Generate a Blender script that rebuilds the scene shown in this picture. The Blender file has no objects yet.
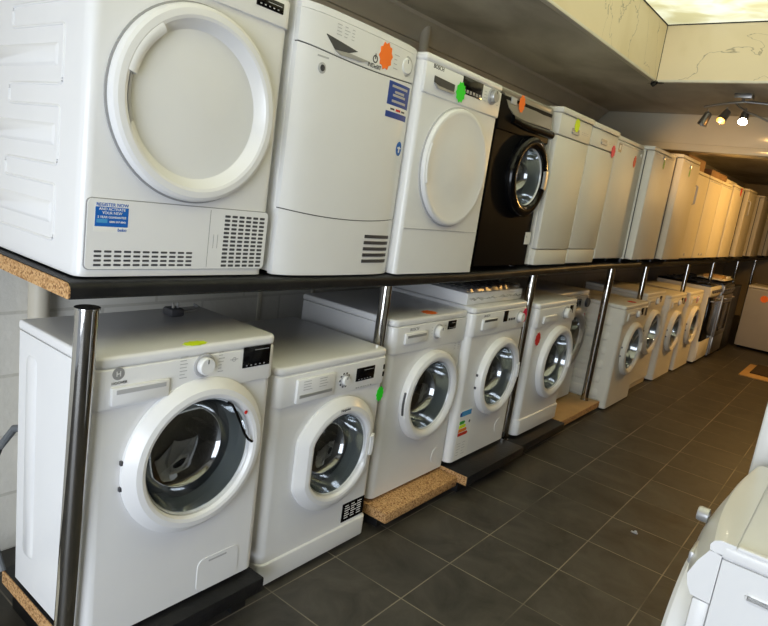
import bpy, bmesh, math, random
from math import sin, cos, pi, radians as RAD
from mathutils import Vector, Matrix
random.seed(7)
S = bpy.context.scene
COL = S.collection

# ------------------------------------------------------------------ materials
def new_mat(name):
    m = bpy.data.materials.new(name); m.use_nodes = True
    nt = m.node_tree
    return m, nt, nt.nodes['Principled BSDF']

def mat(name, col, rough=.5, metal=0., coat=0., var=0., vscale=6., bump=0., bscale=40., emit=None, es=0., spec=.5):
    m, nt, b = new_mat(name)
    c = (*col, 1)
    b.inputs['Base Color'].default_value = c
    b.inputs['Roughness'].default_value = rough
    b.inputs['Metallic'].default_value = metal
    b.inputs['Coat Weight'].default_value = coat
    b.inputs['Coat Roughness'].default_value = .12
    b.inputs['Specular IOR Level'].default_value = spec
    tc = nt.nodes.new('ShaderNodeTexCoord')
    n = nt.nodes.new('ShaderNodeTexNoise'); n.inputs['Scale'].default_value = vscale; n.inputs['Detail'].default_value = 6
    nt.links.new(tc.outputs['Object'], n.inputs['Vector'])
    mr = nt.nodes.new('ShaderNodeMapRange'); mr.inputs[1].default_value = .3; mr.inputs[2].default_value = .7
    mr.inputs[3].default_value = 1 - var; mr.inputs[4].default_value = 1 + var * .4
    nt.links.new(n.outputs['Fac'], mr.inputs[0])
    mx = nt.nodes.new('ShaderNodeMix'); mx.data_type = 'RGBA'; mx.blend_type = 'MULTIPLY'; mx.inputs['Factor'].default_value = 1
    mx.inputs['A'].default_value = c
    nt.links.new(mr.outputs[0], mx.inputs['B']); nt.links.new(mx.outputs['Result'], b.inputs['Base Color'])
    if bump:
        n2 = nt.nodes.new('ShaderNodeTexNoise'); n2.inputs['Scale'].default_value = bscale; n2.inputs['Detail'].default_value = 4
        nt.links.new(tc.outputs['Object'], n2.inputs['Vector'])
        bp = nt.nodes.new('ShaderNodeBump'); bp.inputs['Strength'].default_value = bump; bp.inputs['Distance'].default_value = .01
        nt.links.new(n2.outputs['Fac'], bp.inputs['Height']); nt.links.new(bp.outputs['Normal'], b.inputs['Normal'])
    if emit:
        b.inputs['Emission Color'].default_value = (*emit, 1); b.inputs['Emission Strength'].default_value = es
    return m

M = {}
M['white'] = mat('white_enamel', (.80, .80, .80), .32, coat=.15, var=.02)
M['white2'] = mat('white_plastic', (.78, .78, .775), .4, var=.02)
M['ivory'] = mat('off_white_enamel', (.74, .715, .64), .52, var=.05, vscale=3, spec=.3)
M['cream'] = mat('cream_enamel', (.68, .63, .51), .55, var=.06, vscale=3, spec=.3)
M['silver'] = mat('silver_plastic', (.48, .48, .48), .35, metal=.5, var=.04)
M['grey'] = mat('grey_plastic', (.30, .30, .30), .4, var=.04)
M['lgrey'] = mat('light_grey_print', (.45, .45, .46), .5)
M['dgrey'] = mat('dark_grey_plastic', (.06, .06, .065), .4)
M['black'] = mat('black_gloss', (.004, .004, .0045), .14, spec=.28)
M['blackbody'] = mat('black_enamel', (.004, .004, .0045), .45, spec=.05)
M['blackm'] = mat('black_satin', (.012, .012, .012), .45, var=.2)
M['blacklam'] = mat('black_laminate', (.014, .014, .015), .45, var=.35, vscale=14, bump=.12, bscale=60, spec=.2)
M['seal'] = mat('grey_rubber', (.22, .22, .23), .35)
M['funnel'] = mat('grey_clear_plastic', (.55, .56, .57), .18, coat=.3)
M['drum'] = mat('drum_steel', (.16, .16, .165), .3, metal=.9, var=.3, vscale=20, bump=.5, bscale=70)
M['chrome'] = mat('chrome', (.50, .49, .47), .08, metal=1., var=.12, vscale=9)
M['steel'] = mat('stainless_steel', (.40, .39, .37), .4, metal=1., var=.1)
M['fascia'] = mat('pewter_fascia', (.30, .285, .25), .3, metal=.35, var=.05)
M['orange'] = mat('orange_card', (1., .19, .01), .6)
M['green'] = mat('green_card', (.02, .72, .02), .6)
M['yellow'] = mat('yellow_card', (.72, .9, .01), .6)
M['pink'] = mat('pink_card', (.85, .02, .10), .6)
M['red'] = mat('red_card', (.65, .015, .01), .6)
M['dullgreen'] = mat('dull_green_card', (.12, .38, .04), .6)
M['blue'] = mat('blue_label', (.005, .12, .48), .45)
M['navy'] = mat('navy_label', (.004, .05, .30), .45)
M['paper'] = mat('white_paper', (.82, .82, .80), .6)
M['carton'] = mat('brown_cardboard', (.24, .14, .07), .8, var=.25, vscale=5)
M['beam'] = mat('gloss_beam_paint', (.68, .635, .50), .16, var=.08, vscale=2, bump=.06, bscale=25)
M['wallp'] = mat('old_wall_paint', (.66, .61, .51), .6, var=.12, vscale=2.2, bump=.15, bscale=18)
M['darkwall'] = mat('dark_wall_paint', (.13, .115, .095), .7, var=.1)
M['cove'] = mat('coving_paint', (.60, .56, .46), .6, var=.12, vscale=3)
M['pipe'] = mat('painted_pipe', (.60, .55, .44), .45, var=.1)
M['hose'] = mat('grey_hose', (.12, .13, .14), .5)
M['greyfr'] = mat('grey_enamel', (.36, .345, .33), .45, var=.04)
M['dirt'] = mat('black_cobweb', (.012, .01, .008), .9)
M['wellcap'] = mat('white_trim_paint', (.75, .71, .60), .5, var=.1)
M['tan'] = mat('tan_board', (.46, .29, .12), .6, var=.2)
M['matting'] = mat('dark_matting', (.05, .032, .02), .95, var=.3, vscale=40, bump=.6, bscale=120)
M['energyg'] = mat('energy_green', (.05, .4, .05), .6)
M['energyo'] = mat('energy_orange', (.8, .22, .01), .6)
M['energyb'] = mat('energy_blue', (.06, .3, .6), .6)
M['energyr'] = mat('energy_red', (.6, .03, .01), .6)
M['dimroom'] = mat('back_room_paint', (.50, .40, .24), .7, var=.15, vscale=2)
M['bulb'] = mat('bulb_white', (1, 1, 1), .4, emit=(1, .86, .62), es=60)
M['bulbo'] = mat('bulb_amber', (1, .8, .5), .4, emit=(1, .40, .06), es=9)

def glass_mat():
    m, nt, b = new_mat('door_glass'); nt.nodes.remove(b)
    out = nt.nodes['Material Output']
    fr = nt.nodes.new('ShaderNodeLayerWeight'); fr.inputs['Blend'].default_value = .35
    t = nt.nodes.new('ShaderNodeBsdfTransparent'); t.inputs['Color'].default_value = (.40, .43, .43, 1)
    g = nt.nodes.new('ShaderNodeBsdfGlossy'); g.inputs['Color'].default_value = (.9, .93, .95, 1); g.inputs['Roughness'].default_value = .05
    mx = nt.nodes.new('ShaderNodeMixShader')
    mr = nt.nodes.new('ShaderNodeMapRange'); mr.inputs[3].default_value = .15; mr.inputs[4].default_value = .8
    nt.links.new(fr.outputs['Facing'], mr.inputs[0]); nt.links.new(mr.outputs[0], mx.inputs[0])
    nt.links.new(t.outputs[0], mx.inputs[1]); nt.links.new(g.outputs[0], mx.inputs[2]); nt.links.new(mx.outputs[0], out.inputs[0])
    return m
M['glass'] = glass_mat()

def wrap_mat():
    m, nt, b = new_mat('clear_wrap'); nt.nodes.remove(b)
    out = nt.nodes['Material Output']
    t = nt.nodes.new('ShaderNodeBsdfTransparent'); t.inputs['Color'].default_value = (.95, .95, .95, 1)
    g = nt.nodes.new('ShaderNodeBsdfGlossy'); g.inputs['Color'].default_value = (.9, .9, .9, 1); g.inputs['Roughness'].default_value = .3
    mx = nt.nodes.new('ShaderNodeMixShader'); mx.inputs[0].default_value = .22
    nt.links.new(t.outputs[0], mx.inputs[1]); nt.links.new(g.outputs[0], mx.inputs[2]); nt.links.new(mx.outputs[0], out.inputs[0])
    return m
M['wrap'] = wrap_mat()

def chip_mat():
    m, nt, b = new_mat('chipboard_core')
    tc = nt.nodes.new('ShaderNodeTexCoord')
    v = nt.nodes.new('ShaderNodeTexVoronoi'); v.inputs['Scale'].default_value = 190
    nt.links.new(tc.outputs['Object'], v.inputs['Vector'])
    cr = nt.nodes.new('ShaderNodeValToRGB')
    e = cr.color_ramp.elements
    e[0].color = (.20, .09, .03, 1); e[1].color = (.62, .38, .17, 1); e[1].position = .8
    x = e.new(.35); x.color = (.45, .24, .09, 1)
    sp = nt.nodes.new('ShaderNodeSeparateColor')
    nt.links.new(v.outputs['Color'], sp.inputs[0]); nt.links.new(sp.outputs[0], cr.inputs[0]); nt.links.new(cr.outputs[0], b.inputs['Base Color'])
    b.inputs['Roughness'].default_value = .85
    return m
M['chip'] = chip_mat()

def floor_mat(x0, y0, sx, sy):
    m, nt, b = new_mat('slate_floor_tiles')
    N = nt.nodes.new; L = nt.links.new
    tc = N('ShaderNodeTexCoord'); sep = N('ShaderNodeSeparateXYZ'); L(tc.outputs['Object'], sep.inputs[0])
    def mth(op, a, bb=None):
        n = N('ShaderNodeMath'); n.operation = op
        for i, v in enumerate((a, bb)):
            if v is None: continue
            if isinstance(v, (int, float)): n.inputs[i].default_value = v
            else: L(v, n.inputs[i])
        return n.outputs[0]
    def line(o, o0, s):
        u = mth('DIVIDE', mth('SUBTRACT', o, o0), s)
        f = mth('FRACT', u)
        d = mth('MINIMUM', f, mth('SUBTRACT', 1., f))
        return mth('LESS_THAN', d, .0075), mth('FLOOR', u)
    lx, ix = line(sep.outputs[0], x0, sx); ly, iy = line(sep.outputs[1], y0, sy)
    g = mth('MAXIMUM', lx, ly)
    cmb = N('ShaderNodeCombineXYZ'); L(ix, cmb.inputs[0]); L(iy, cmb.inputs[1])
    wn = N('ShaderNodeTexWhiteNoise'); wn.noise_dimensions = '2D'; L(cmb.outputs[0], wn.inputs['Vector'])
    # cloudy slate veining, shifted per tile
    add = N('ShaderNodeVectorMath'); add.operation = 'MULTIPLY_ADD'
    L(wn.outputs['Color'], add.inputs[0]); add.inputs[1].default_value = (7, 7, 7); L(tc.outputs['Object'], add.inputs[2])
    n1 = N('ShaderNodeTexNoise'); n1.inputs['Scale'].default_value = 5; n1.inputs['Detail'].default_value = 9; n1.inputs['Roughness'].default_value = .65
    n1.inputs['Distortion'].default_value = .8
    L(add.outputs[0], n1.inputs['Vector'])
    cr = N('ShaderNodeValToRGB'); e = cr.color_ramp.elements
    e[0].position = .3; e[0].color = (.022, .020, .0165, 1); e[1].position = .72; e[1].color = (.080, .0725, .061, 1)
    L(n1.outputs['Fac'], cr.inputs[0])
    mv = N('ShaderNodeMix'); mv.data_type = 'RGBA'; mv.blend_type = 'MULTIPLY'; mv.inputs['Factor'].default_value = 1
    mr = N('ShaderNodeMapRange'); mr.inputs[3].default_value = .88; mr.inputs[4].default_value = 1.1; L(wn.outputs['Value'], mr.inputs[0])
    L(cr.outputs[0], mv.inputs['A']); L(mr.outputs[0], mv.inputs['B'])
    # grout partly dirty
    n2 = N('ShaderNodeTexNoise'); n2.inputs['Scale'].default_value = 3; L(tc.outputs['Object'], n2.inputs['Vector'])
    gc = N('ShaderNodeValToRGB'); gc.color_ramp.elements[0].position = .35; gc.color_ramp.elements[0].color = (.07, .06, .05, 1)
    gc.color_ramp.elements[1].position = .6; gc.color_ramp.elements[1].color = (.26, .225, .17, 1); L(n2.outputs['Fac'], gc.inputs[0])
    mx = N('ShaderNodeMix'); mx.data_type = 'RGBA'; L(g, mx.inputs['Factor']); L(mv.outputs['Result'], mx.inputs['A']); L(gc.outputs[0], mx.inputs['B'])
    L(mx.outputs['Result'], b.inputs['Base Color'])
    rr = N('ShaderNodeMapRange'); rr.inputs[3].default_value = .42; rr.inputs[4].default_value = .62; L(n1.outputs['Fac'], rr.inputs[0]); L(rr.outputs[0], b.inputs['Roughness'])
    bp = N('ShaderNodeBump'); bp.inputs['Strength'].default_value = .25; bp.inputs['Distance'].default_value = .004
    h = mth('SUBTRACT', n1.outputs['Fac'], mth('MULTIPLY', g, .8)); L(h, bp.inputs['Height']); L(bp.outputs['Normal'], b.inputs['Normal'])
    return m
M['floor'] = floor_mat(.0946, .7005, .3375, .3399)

def stained(name, base, stain, scale, lo, hi, rough=.7, crack=0., bump=.1, stretch=(1, 1, 1)):
    m, nt, b = new_mat(name); N = nt.nodes.new; L = nt.links.new
    tc = N('ShaderNodeTexCoord'); mp = N('ShaderNodeMapping'); mp.inputs['Scale'].default_value = stretch
    L(tc.outputs['Object'], mp.inputs[0])
    n = N('ShaderNodeTexNoise'); n.inputs['Scale'].default_value = scale; n.inputs['Detail'].default_value = 8; n.inputs['Distortion'].default_value = .6
    L(mp.outputs[0], n.inputs['Vector'])
    cr = N('ShaderNodeValToRGB'); e = cr.color_ramp.elements
    e[0].position = lo; e[0].color = (*stain, 1); e[1].position = hi; e[1].color = (*base, 1)
    L(n.outputs['Fac'], cr.inputs[0]); src = cr.outputs[0]
    if crack:
        w = N('ShaderNodeTexNoise'); w.inputs['Scale'].default_value = 1.6; w.inputs['Detail'].default_value = 5; w.inputs['Distortion'].default_value = 1.5
        L(tc.outputs['Object'], w.inputs['Vector'])
        a = N('ShaderNodeMath'); a.operation = 'SUBTRACT'; L(w.outputs['Fac'], a.inputs[0]); a.inputs[1].default_value = .5
        ab = N('ShaderNodeMath'); ab.operation = 'ABSOLUTE'; L(a.outputs[0], ab.inputs[0])
        lt = N('ShaderNodeMapRange'); lt.inputs[1].default_value = 0; lt.inputs[2].default_value = .006; lt.inputs[3].default_value = crack; lt.inputs[4].default_value = 0
        L(ab.outputs[0], lt.inputs[0])
        mx = N('ShaderNodeMix'); mx.data_type = 'RGBA'; L(lt.outputs[0], mx.inputs['Factor']); L(src, mx.inputs['A']); mx.inputs['B'].default_value = (.06, .05, .03, 1)
        src = mx.outputs['Result']
    L(src, b.inputs['Base Color']); b.inputs['Roughness'].default_value = rough
    bp = N('ShaderNodeBump'); bp.inputs['Strength'].default_value = bump; bp.inputs['Distance'].default_value = .01
    L(n.outputs['Fac'], bp.inputs['Height']); L(bp.outputs['Normal'], b.inputs['Normal'])
    return m
M['ceil'] = stained('smoke_stained_ceiling', (.60, .555, .46), (.36, .32, .245), 2.2, .35, .6, stretch=(1, .5, 1))
M['well'] = stained('skylight_well_paint', (.85, .735, .51), (.73, .61, .37), 1.8, .25, .55, crack=.55)

def block_mat():
    m, nt, b = new_mat('painted_blockwork'); N = nt.nodes.new; L = nt.links.new
    tc = N('ShaderNodeTexCoord'); sep = N('ShaderNodeSeparateXYZ'); L(tc.outputs['Object'], sep.inputs[0])
    cb = N('ShaderNodeCombineXYZ'); L(sep.outputs[1], cb.inputs[0]); L(sep.outputs[2], cb.inputs[1])
    br = N('ShaderNodeTexBrick'); br.inputs['Scale'].default_value = 1; br.inputs['Brick Width'].default_value = .45; br.inputs['Row Height'].default_value = .225
    br.inputs['Mortar Size'].default_value = .006; br.inputs['Color1'].default_value = (.70, .68, .62, 1); br.inputs['Color2'].default_value = (.66, .64, .58, 1); br.inputs['Mortar'].default_value = (.56, .54, .48, 1)
    L(cb.outputs[0], br.inputs['Vector']); L(br.outputs['Color'], b.inputs['Base Color'])
    b.inputs['Roughness'].default_value = .6
    n = N('ShaderNodeTexNoise'); n.inputs['Scale'].default_value = 30; n.inputs['Detail'].default_value = 5; L(tc.outputs['Object'], n.inputs['Vector'])
    a = N('ShaderNodeMath'); a.operation = 'SUBTRACT'; L(n.outputs['Fac'], a.inputs[0]); L(br.outputs['Fac'], a.inputs[1])
    bp = N('ShaderNodeBump'); bp.inputs['Strength'].default_value = .4; bp.inputs['Distance'].default_value = .008
    L(a.outputs[0], bp.inputs['Height']); L(bp.outputs['Normal'], b.inputs['Normal'])
    return m
M['block'] = block_mat()

def grp_mat():
    m, nt, b = new_mat('yellowed_rooflight_sheet'); nt.nodes.remove(b); N = nt.nodes.new; L = nt.links.new
    out = nt.nodes['Material Output']
    tc = N('ShaderNodeTexCoord'); n = N('ShaderNodeTexNoise'); n.inputs['Scale'].default_value = 5; n.inputs['Detail'].default_value = 8; n.inputs['Distortion'].default_value = 1.
    L(tc.outputs['Object'], n.inputs['Vector'])
    cr = N('ShaderNodeValToRGB'); e = cr.color_ramp.elements
    e[0].position = .35; e[0].color = (.74, .68, .46, 1); e[1].position = .62; e[1].color = (.90, .87, .70, 1)
    L(n.outputs['Fac'], cr.inputs[0])
    t = N('ShaderNodeBsdfTranslucent'); L(cr.outputs[0], t.inputs['Color']); L(t.outputs[0], out.inputs[0])
    return m
M['grp'] = grp_mat()

# ------------------------------------------------------------------ mesh builder
class MB:
    def __init__(s): s.bm = bmesh.new(); s.mats = []; s.cur = 0
    def m(s, name):
        mt = M[name]
        if mt not in s.mats: s.mats.append(mt)
        s.cur = s.mats.index(mt); return s
    def _tag(s, faces):
        for f in faces: f.material_index = s.cur
    def face(s, pts):
        f = s.bm.faces.new([s.bm.verts.new(p) for p in pts]); f.material_index = s.cur; return f
    def box(s, x0, x1, y0, y1, z0, z1, bev=0., seg=2):
        t = bmesh.new(); bmesh.ops.create_cube(t, size=1)
        bmesh.ops.scale(t, vec=(abs(x1 - x0), abs(y1 - y0), abs(z1 - z0)), verts=t.verts)
        bmesh.ops.translate(t, vec=((x0 + x1) / 2, (y0 + y1) / 2, (z0 + z1) / 2), verts=t.verts)
        if bev: bmesh.ops.bevel(t, geom=t.edges[:], offset=bev, segments=seg, affect='EDGES', profile=.5)
        s.merge(t); return s
    def merge(s, t, mx=None):
        vm = {}
        for v in t.verts: vm[v] = s.bm.verts.new(mx @ v.co if mx else v.co)
        for f in t.faces:
            try: nf = s.bm.faces.new([vm[v] for v in f.verts]); nf.material_index = s.cur
            except ValueError: pass
        t.free()
    def rbox(s, x0, x1, w, z0, z1, r, bev=.004):
        """block as wide as w with rounded front corners in plan"""
        hw = w / 2; t = bmesh.new()
        P = [(x0, -hw)] + [(x1 - r + r * sin(RAD(a)), -hw + r - r * cos(RAD(a))) for a in range(0, 91, 15)]
        P = P + [(x, -y) for x, y in P[::-1]]
        a = [t.verts.new((p[0], p[1], z0)) for p in P]; b = [t.verts.new((p[0], p[1], z1)) for p in P]
        f0 = t.faces.new(a); f1 = t.faces.new(b[::-1]); n = len(P)
        for i in range(n): t.faces.new((a[i], b[i], b[(i + 1) % n], a[(i + 1) % n]))
        bmesh.ops.recalc_face_normals(t, faces=t.faces)
        if bev: bmesh.ops.bevel(t, geom=list(f0.edges) + list(f1.edges), offset=bev, segments=3, affect='EDGES', profile=.5)
        s.merge(t); return s
    def prism(s, poly, f, bev=0.):
        """poly: 2-D outline; f(p, k) -> 3-D point for k = 0 (near) and 1 (far)"""
        a = [s.bm.verts.new(f(p, 0)) for p in poly]; b = [s.bm.verts.new(f(p, 1)) for p in poly]
        fs = [s.bm.faces.new(a), s.bm.faces.new(b[::-1])]
        n = len(poly)
        for i in range(n): fs.append(s.bm.faces.new((a[i], b[i], b[(i + 1) % n], a[(i + 1) % n])))
        s._tag(fs); return s
    def plate(s, poly, x0, x1):          # outline in (y, z), thickness along x
        return s.prism(poly, lambda p, k: (x0 if k == 0 else x1, p[0], p[1]))
    def lathe(s, prof, cy=0., cz=0., x0=0., a0=0., a1=360., n=56, clip=None):
        """prof: list of (radius, x); turns about the x axis; clip limits |y|"""
        full = abs(a1 - a0) >= 359.9
        cols = []
        cnt = n if full else max(3, int(n * (a1 - a0) / 360)) + 1
        for i in range(cnt):
            a = RAD(a0 + (a1 - a0) * i / (n if full else cnt - 1))
            c = []
            for r, x in prof:
                rr = r
                if clip and abs(cos(a)) > 1e-6: rr = min(r, (clip - (prof[0][0] - r)) / abs(cos(a))) if r > clip * .8 else r
                c.append(s.bm.verts.new((x0 + x, cy + rr * cos(a), cz + rr * sin(a))))
            cols.append(c)
        fs = []
        for i in range(cnt if full else cnt - 1):
            A, B = cols[i], cols[(i + 1) % cnt]
            for k in range(len(prof) - 1): fs.append(s.bm.faces.new((A[k], B[k], B[k + 1], A[k + 1])))
        if not full:
            for c in (cols[0], cols[-1]):
                if len(c) > 2: fs.append(s.bm.faces.new(c))
        s._tag(fs)
        return s
    def tube(s, pts, r, n=8, caps=True):
        P = [Vector(p) for p in pts]; rings = []
        up = Vector((0, 0, 1))
        for i, p in enumerate(P):
            d = (P[min(i + 1, len(P) - 1)] - P[max(i - 1, 0)]).normalized()
            u = d.cross(up if abs(d.z) < .95 else Vector((1, 0, 0))).normalized(); w = d.cross(u)
            rings.append([s.bm.verts.new(p + r * (cos(2 * pi * k / n) * u + sin(2 * pi * k / n) * w)) for k in range(n)])
        fs = []
        for a, b in zip(rings, rings[1:]):
            for k in range(n): fs.append(s.bm.faces.new((a[k], a[(k + 1) % n], b[(k + 1) % n], b[k])))
        if caps: fs += [s.bm.faces.new(rings[0][::-1]), s.bm.faces.new(rings[-1])]
        s._tag(fs); return s
    def star(s, cy, cz, r, x, flat=None, n=10, k=.82, sy=1.):
        pts = []
        for i in range(2 * n):
            rr = r if i % 2 == 0 else r * k
            pts.append((rr * sy * cos(pi * i / n + .1), rr * sin(pi * i / n + .1)))
        if flat is None: return s.prism(pts, lambda p, q: (x + .0015 * q, cy + p[0], cz + p[1]))
        return s.prism(pts, lambda p, q: (x + p[0], cy + p[1], cz + .0015 * q))
    def build(s, name, parent=None, loc=None, angle=32, weld=False):
        if weld: bmesh.ops.remove_doubles(s.bm, verts=s.bm.verts, dist=1e-5)
        bmesh.ops.recalc_face_normals(s.bm, faces=s.bm.faces)
        me = bpy.data.meshes.new(name); s.bm.to_mesh(me); s.bm.free()
        for mt in s.mats: me.materials.append(mt)
        for p in me.polygons: p.use_smooth = True
        me.set_sharp_from_angle(angle=RAD(angle))
        o = bpy.data.objects.new(name, me); COL.objects.link(o)
        if parent: o.parent = parent
        if loc: o.location = loc
        return o

def thing(name, label, cat, loc=(0, 0, 0), rz=0., group=None):
    o = bpy.data.objects.new(name, None); COL.objects.link(o); o.empty_display_size = .1
    o.location = loc; o.rotation_euler = (0, 0, rz); o['label'] = label; o['category'] = cat
    if group: o['group'] = group
    return o
def tag(o, label, cat, group=None):
    o['label'] = label; o['category'] = cat
    if group: o['group'] = group
    return o
def struct(o): o['kind'] = 'structure'; return o

def text(name, body, size, mt, parent, x, y, z, align='LEFT', depth=.0006):
    cu = bpy.data.curves.new('lettering_curve', 'FONT'); cu.body = body; cu.size = size; cu.align_x = align; cu.extrude = depth; cu.resolution_u = 3
    t = bpy.data.objects.new('lettering_source', cu); COL.objects.link(t)
    dg = bpy.context.evaluated_depsgraph_get()
    me = bpy.data.meshes.new_from_object(t.evaluated_get(dg))
    bpy.data.objects.remove(t); bpy.data.curves.remove(cu)
    for v in me.vertices: v.co = (x + v.co.z, y + v.co.x, z + v.co.y)
    me.materials.clear(); me.materials.append(M[mt])
    o = bpy.data.objects.new(name, me); COL.objects.link(o); o.parent = parent
    return o

def rrect(y0, y1, z0, z1, r, n=5):
    P = []
    for (cy, cz, a) in ((y1 - r, z0 + r, -90), (y1 - r, z1 - r, 0), (y0 + r, z1 - r, 90), (y0 + r, z0 + r, 180)):
        for i in range(n + 1):
            t = RAD(a + 90 * i / n); P.append((cy + r * cos(t), cz + r * sin(t)))
    return P

# ------------------------------------------------------------------ appliance pieces
def shell(mb, w, h, d, r=.018, z0=0., hole=None, n=56, x0=0.):
    """steel case with rounded front edges and, if asked, a round opening in the front"""
    hw = w / 2
    L = [(-d, -hw)] + [(-r + r * sin(RAD(a)), -hw + r - r * cos(RAD(a))) for a in range(0, 91, 15)]
    Rr = [(x, -y) for x, y in L]
    bm = mb.bm; fs = []
    def col(p): return bm.verts.new((p[0] + x0, p[1], z0)), bm.verts.new((p[0] + x0, p[1], h))
    LL = [col(p) for p in L]; RR = [col(p) for p in Rr]
    for A in (LL, RR):
        for a, b in zip(A, A[1:]): fs.append(bm.faces.new((a[0], b[0], b[1], a[1])))
    fs.append(bm.faces.new((LL[0][0], LL[0][1], RR[0][1], RR[0][0])))
    fs.append(bm.faces.new([v[1] for v in LL] + [v[1] for v in RR[::-1]]))
    fs.append(bm.faces.new([v[0] for v in LL] + [v[0] for v in RR[::-1]]))
    ya, yb = -hw + r, hw - r
    if not hole:
        fs.append(bm.faces.new((LL[-1][0], RR[-1][0], RR[-1][1], LL[-1][1])))
    else:
        cy, cz, R = hole
        angs = [2 * pi * i / n for i in range(n)]
        for (yy, zz) in ((ya, z0), (yb, z0), (yb, h), (ya, h)): angs.append(math.atan2(zz - cz, yy - cy) % (2 * pi))
        angs = sorted(set(round(a, 6) for a in angs))
        inn, out = [], []
        for a in angs:
            c, s_ = cos(a), sin(a); ts = []
            if c > 1e-9: ts.append((yb - cy) / c)
            if c < -1e-9: ts.append((ya - cy) / c)
            if s_ > 1e-9: ts.append((h - cz) / s_)
            if s_ < -1e-9: ts.append((z0 - cz) / s_)
            t = min(ts)
            inn.append(bm.verts.new((x0, cy + R * c, cz + R * s_))); out.append(bm.verts.new((x0, cy + t * c, cz + t * s_)))
        k = len(angs)
        for i in range(k): fs.append(bm.faces.new((inn[i], out[i], out[(i + 1) % k], inn[(i + 1) % k])))
    mb._tag(fs); return mb

def relief(mb, w, d, bars, side=-1, t=.005, r=.018):
    """pressed bars on a side panel: each bar (x0, x1, z0, z1)"""
    hw = w / 2
    for (xa, xb, za, zb) in bars:
        o = rrect(xa, xb, za, zb, min(r, (zb - za) * .45, abs(xb - xa) * .45), 4)
        cx, cz = (xa + xb) / 2, (za + zb) / 2
        inn = [(p[0] + (t * 1.6 if p[0] < cx else -t * 1.6), p[1] + (t * 1.6 if p[1] < cz else -t * 1.6)) for p in o]
        a = [mb.bm.verts.new((p[0], side * (hw - .0005), p[1])) for p in o]; b = [mb.bm.verts.new((p[0], side * (hw + t), p[1])) for p in inn]
        fs = [mb.bm.faces.new(b)]
        for i in range(len(o)): fs.append(mb.bm.faces.new((a[i], a[(i + 1) % len(o)], b[(i + 1) % len(o)], b[i])))
        mb._tag(fs)

def knob(root, y, z, r=.024, dep=.024, mt='white2', name='program_dial', x=.008, ring=True):
    b = MB()
    if ring: b.m('lgrey').lathe([(r * 1.35, 0), (r * 1.35, .003), (r * 1.12, .004), (r * 1.1, 0)], y, z, x, n=32)
    b.m(mt).lathe([(r, 0), (r, dep * .8), (r * .9, dep), (0.0005, dep)], y, z, x, n=32)
    b.m('dgrey').box(x + dep, x + dep + .001, y - .0015, y + .0015, z + r * .35, z + r * .85)
    return b.build(name, root)

def legs(root, w, d, h=.02):
    for sx in (-.06, -d + .06):
        for sy in (-1, 1):
            b = MB().m('blackm'); y = sy * (w / 2 - .06)
            b.tube([(sx, y, 0), (sx, y, h + .005)], .02, 10); b.build('foot', root)

def door_ring(root, cy, cz, R, Rg, mt='white', x=0., clip=None, hmat=None, handle=(0, 20), proud=.042, funnel='funnel', hinge='left', dot=True, gmat='glass', flat=False):
    b = MB().m(mt)
    if flat:
        b.lathe([(R, .001), (R, .012), (R - .005, .018), (Rg + .030, proud * .93), (Rg + .014, proud), (Rg + .004, proud * .93), (Rg - .002, proud * .72), (Rg - .004, proud * .3), (Rg - .004, .001)], cy, cz, x, clip=clip, n=72)
    else: b.lathe([(R, .001), (R, proud * .55), (R - .006, proud * .8), (R - .02, proud * .97), (Rg + .022, proud), (Rg + .010, proud * .93), (Rg, proud * .72), (Rg - .004, proud * .3), (Rg - .004, .001)], cy, cz, x, clip=clip, n=72)
    door = b.build('door', root, angle=16 if flat else 30)
    MB().m(funnel).lathe([(Rg - .0045, proud * .6), (Rg - .008, .02), (Rg - .016, -.02), (Rg - .022, -.05)], cy, cz, x).build('inner_rim', door)
    g = MB().m(gmat).lathe([(Rg - .010, .018), (Rg - .020, -.02), (Rg - .030, -.07), (Rg - .06, -.095), (Rg * .4, -.108), (.0005, -.112)], cy, cz, x)
    g.build('door_glass', door, angle=60)
    if handle:
        a, sp = handle
        h = MB().m(hmat or mt)
        Rm = min(R, clip or R) - .010
        h.lathe([(Rg + .003, proud * .6), (Rg + .005, proud + .003), ((Rg + Rm) / 2 + .002, proud + .006), (Rm, proud * .95), (Rm, proud * .5)], cy, cz, x, a0=a - sp, a1=a + sp, n=72)
        h.build('door_handle', door)
    if hinge:
        a = 180 if hinge == 'left' else 0
        for da in (-9, 9):
            hb = MB().m('dgrey')
            t = RAD(a + da * (1 if hinge == 'left' else 1)); yy, zz = cy + (R + .002) * cos(t), cz + (R + .002) * sin(t)
            if clip: yy = cy + math.copysign(min(abs(yy - cy), clip + .003), yy - cy)
            hb.box(x + .001, x + .011, yy - .004, yy + .004, zz - .006, zz + .006, .001)
            hb.build('hinge', door)
    return door

def drum(root, cy, cz, Rh, x=0., dep=.32):
    MB().m('seal').lathe([(Rh, 0), (Rh - .006, -.02), (Rh - .014, -.05), (Rh - .008, -.075), (Rh - .016, -.10), (Rh - .014, -.13)], cy, cz, x).build('door_seal', root)
    b = MB().m('drum').lathe([(Rh - .013, -.128), (Rh + .05, -.135), (Rh + .055, -dep), (.0005, -dep - .01)], cy, cz, x)
    for a in (90, 210, 330):
        t = RAD(a + 12); rr = Rh + .03
        b.tube([(x - .15, cy + rr * cos(t), cz + rr * sin(t)), (x - dep, cy + rr * cos(t), cz + rr * sin(t))], .03, 10)
    b.build('drum', root)

def sticker(root, col, cy, cz, r=.035, x=.0085, sy=.8, flat=None):
    o = MB().m(col).star(cy, cz, r, x, flat=flat, sy=sy).build('price_sticker', root)
    o['label'] = {'pink': 'pink', 'red': 'red', 'orange': 'orange', 'green': 'green', 'yellow': 'yellow', 'dullgreen': 'dull green'}[col] + ' starburst price sticker'
    return o

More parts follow.
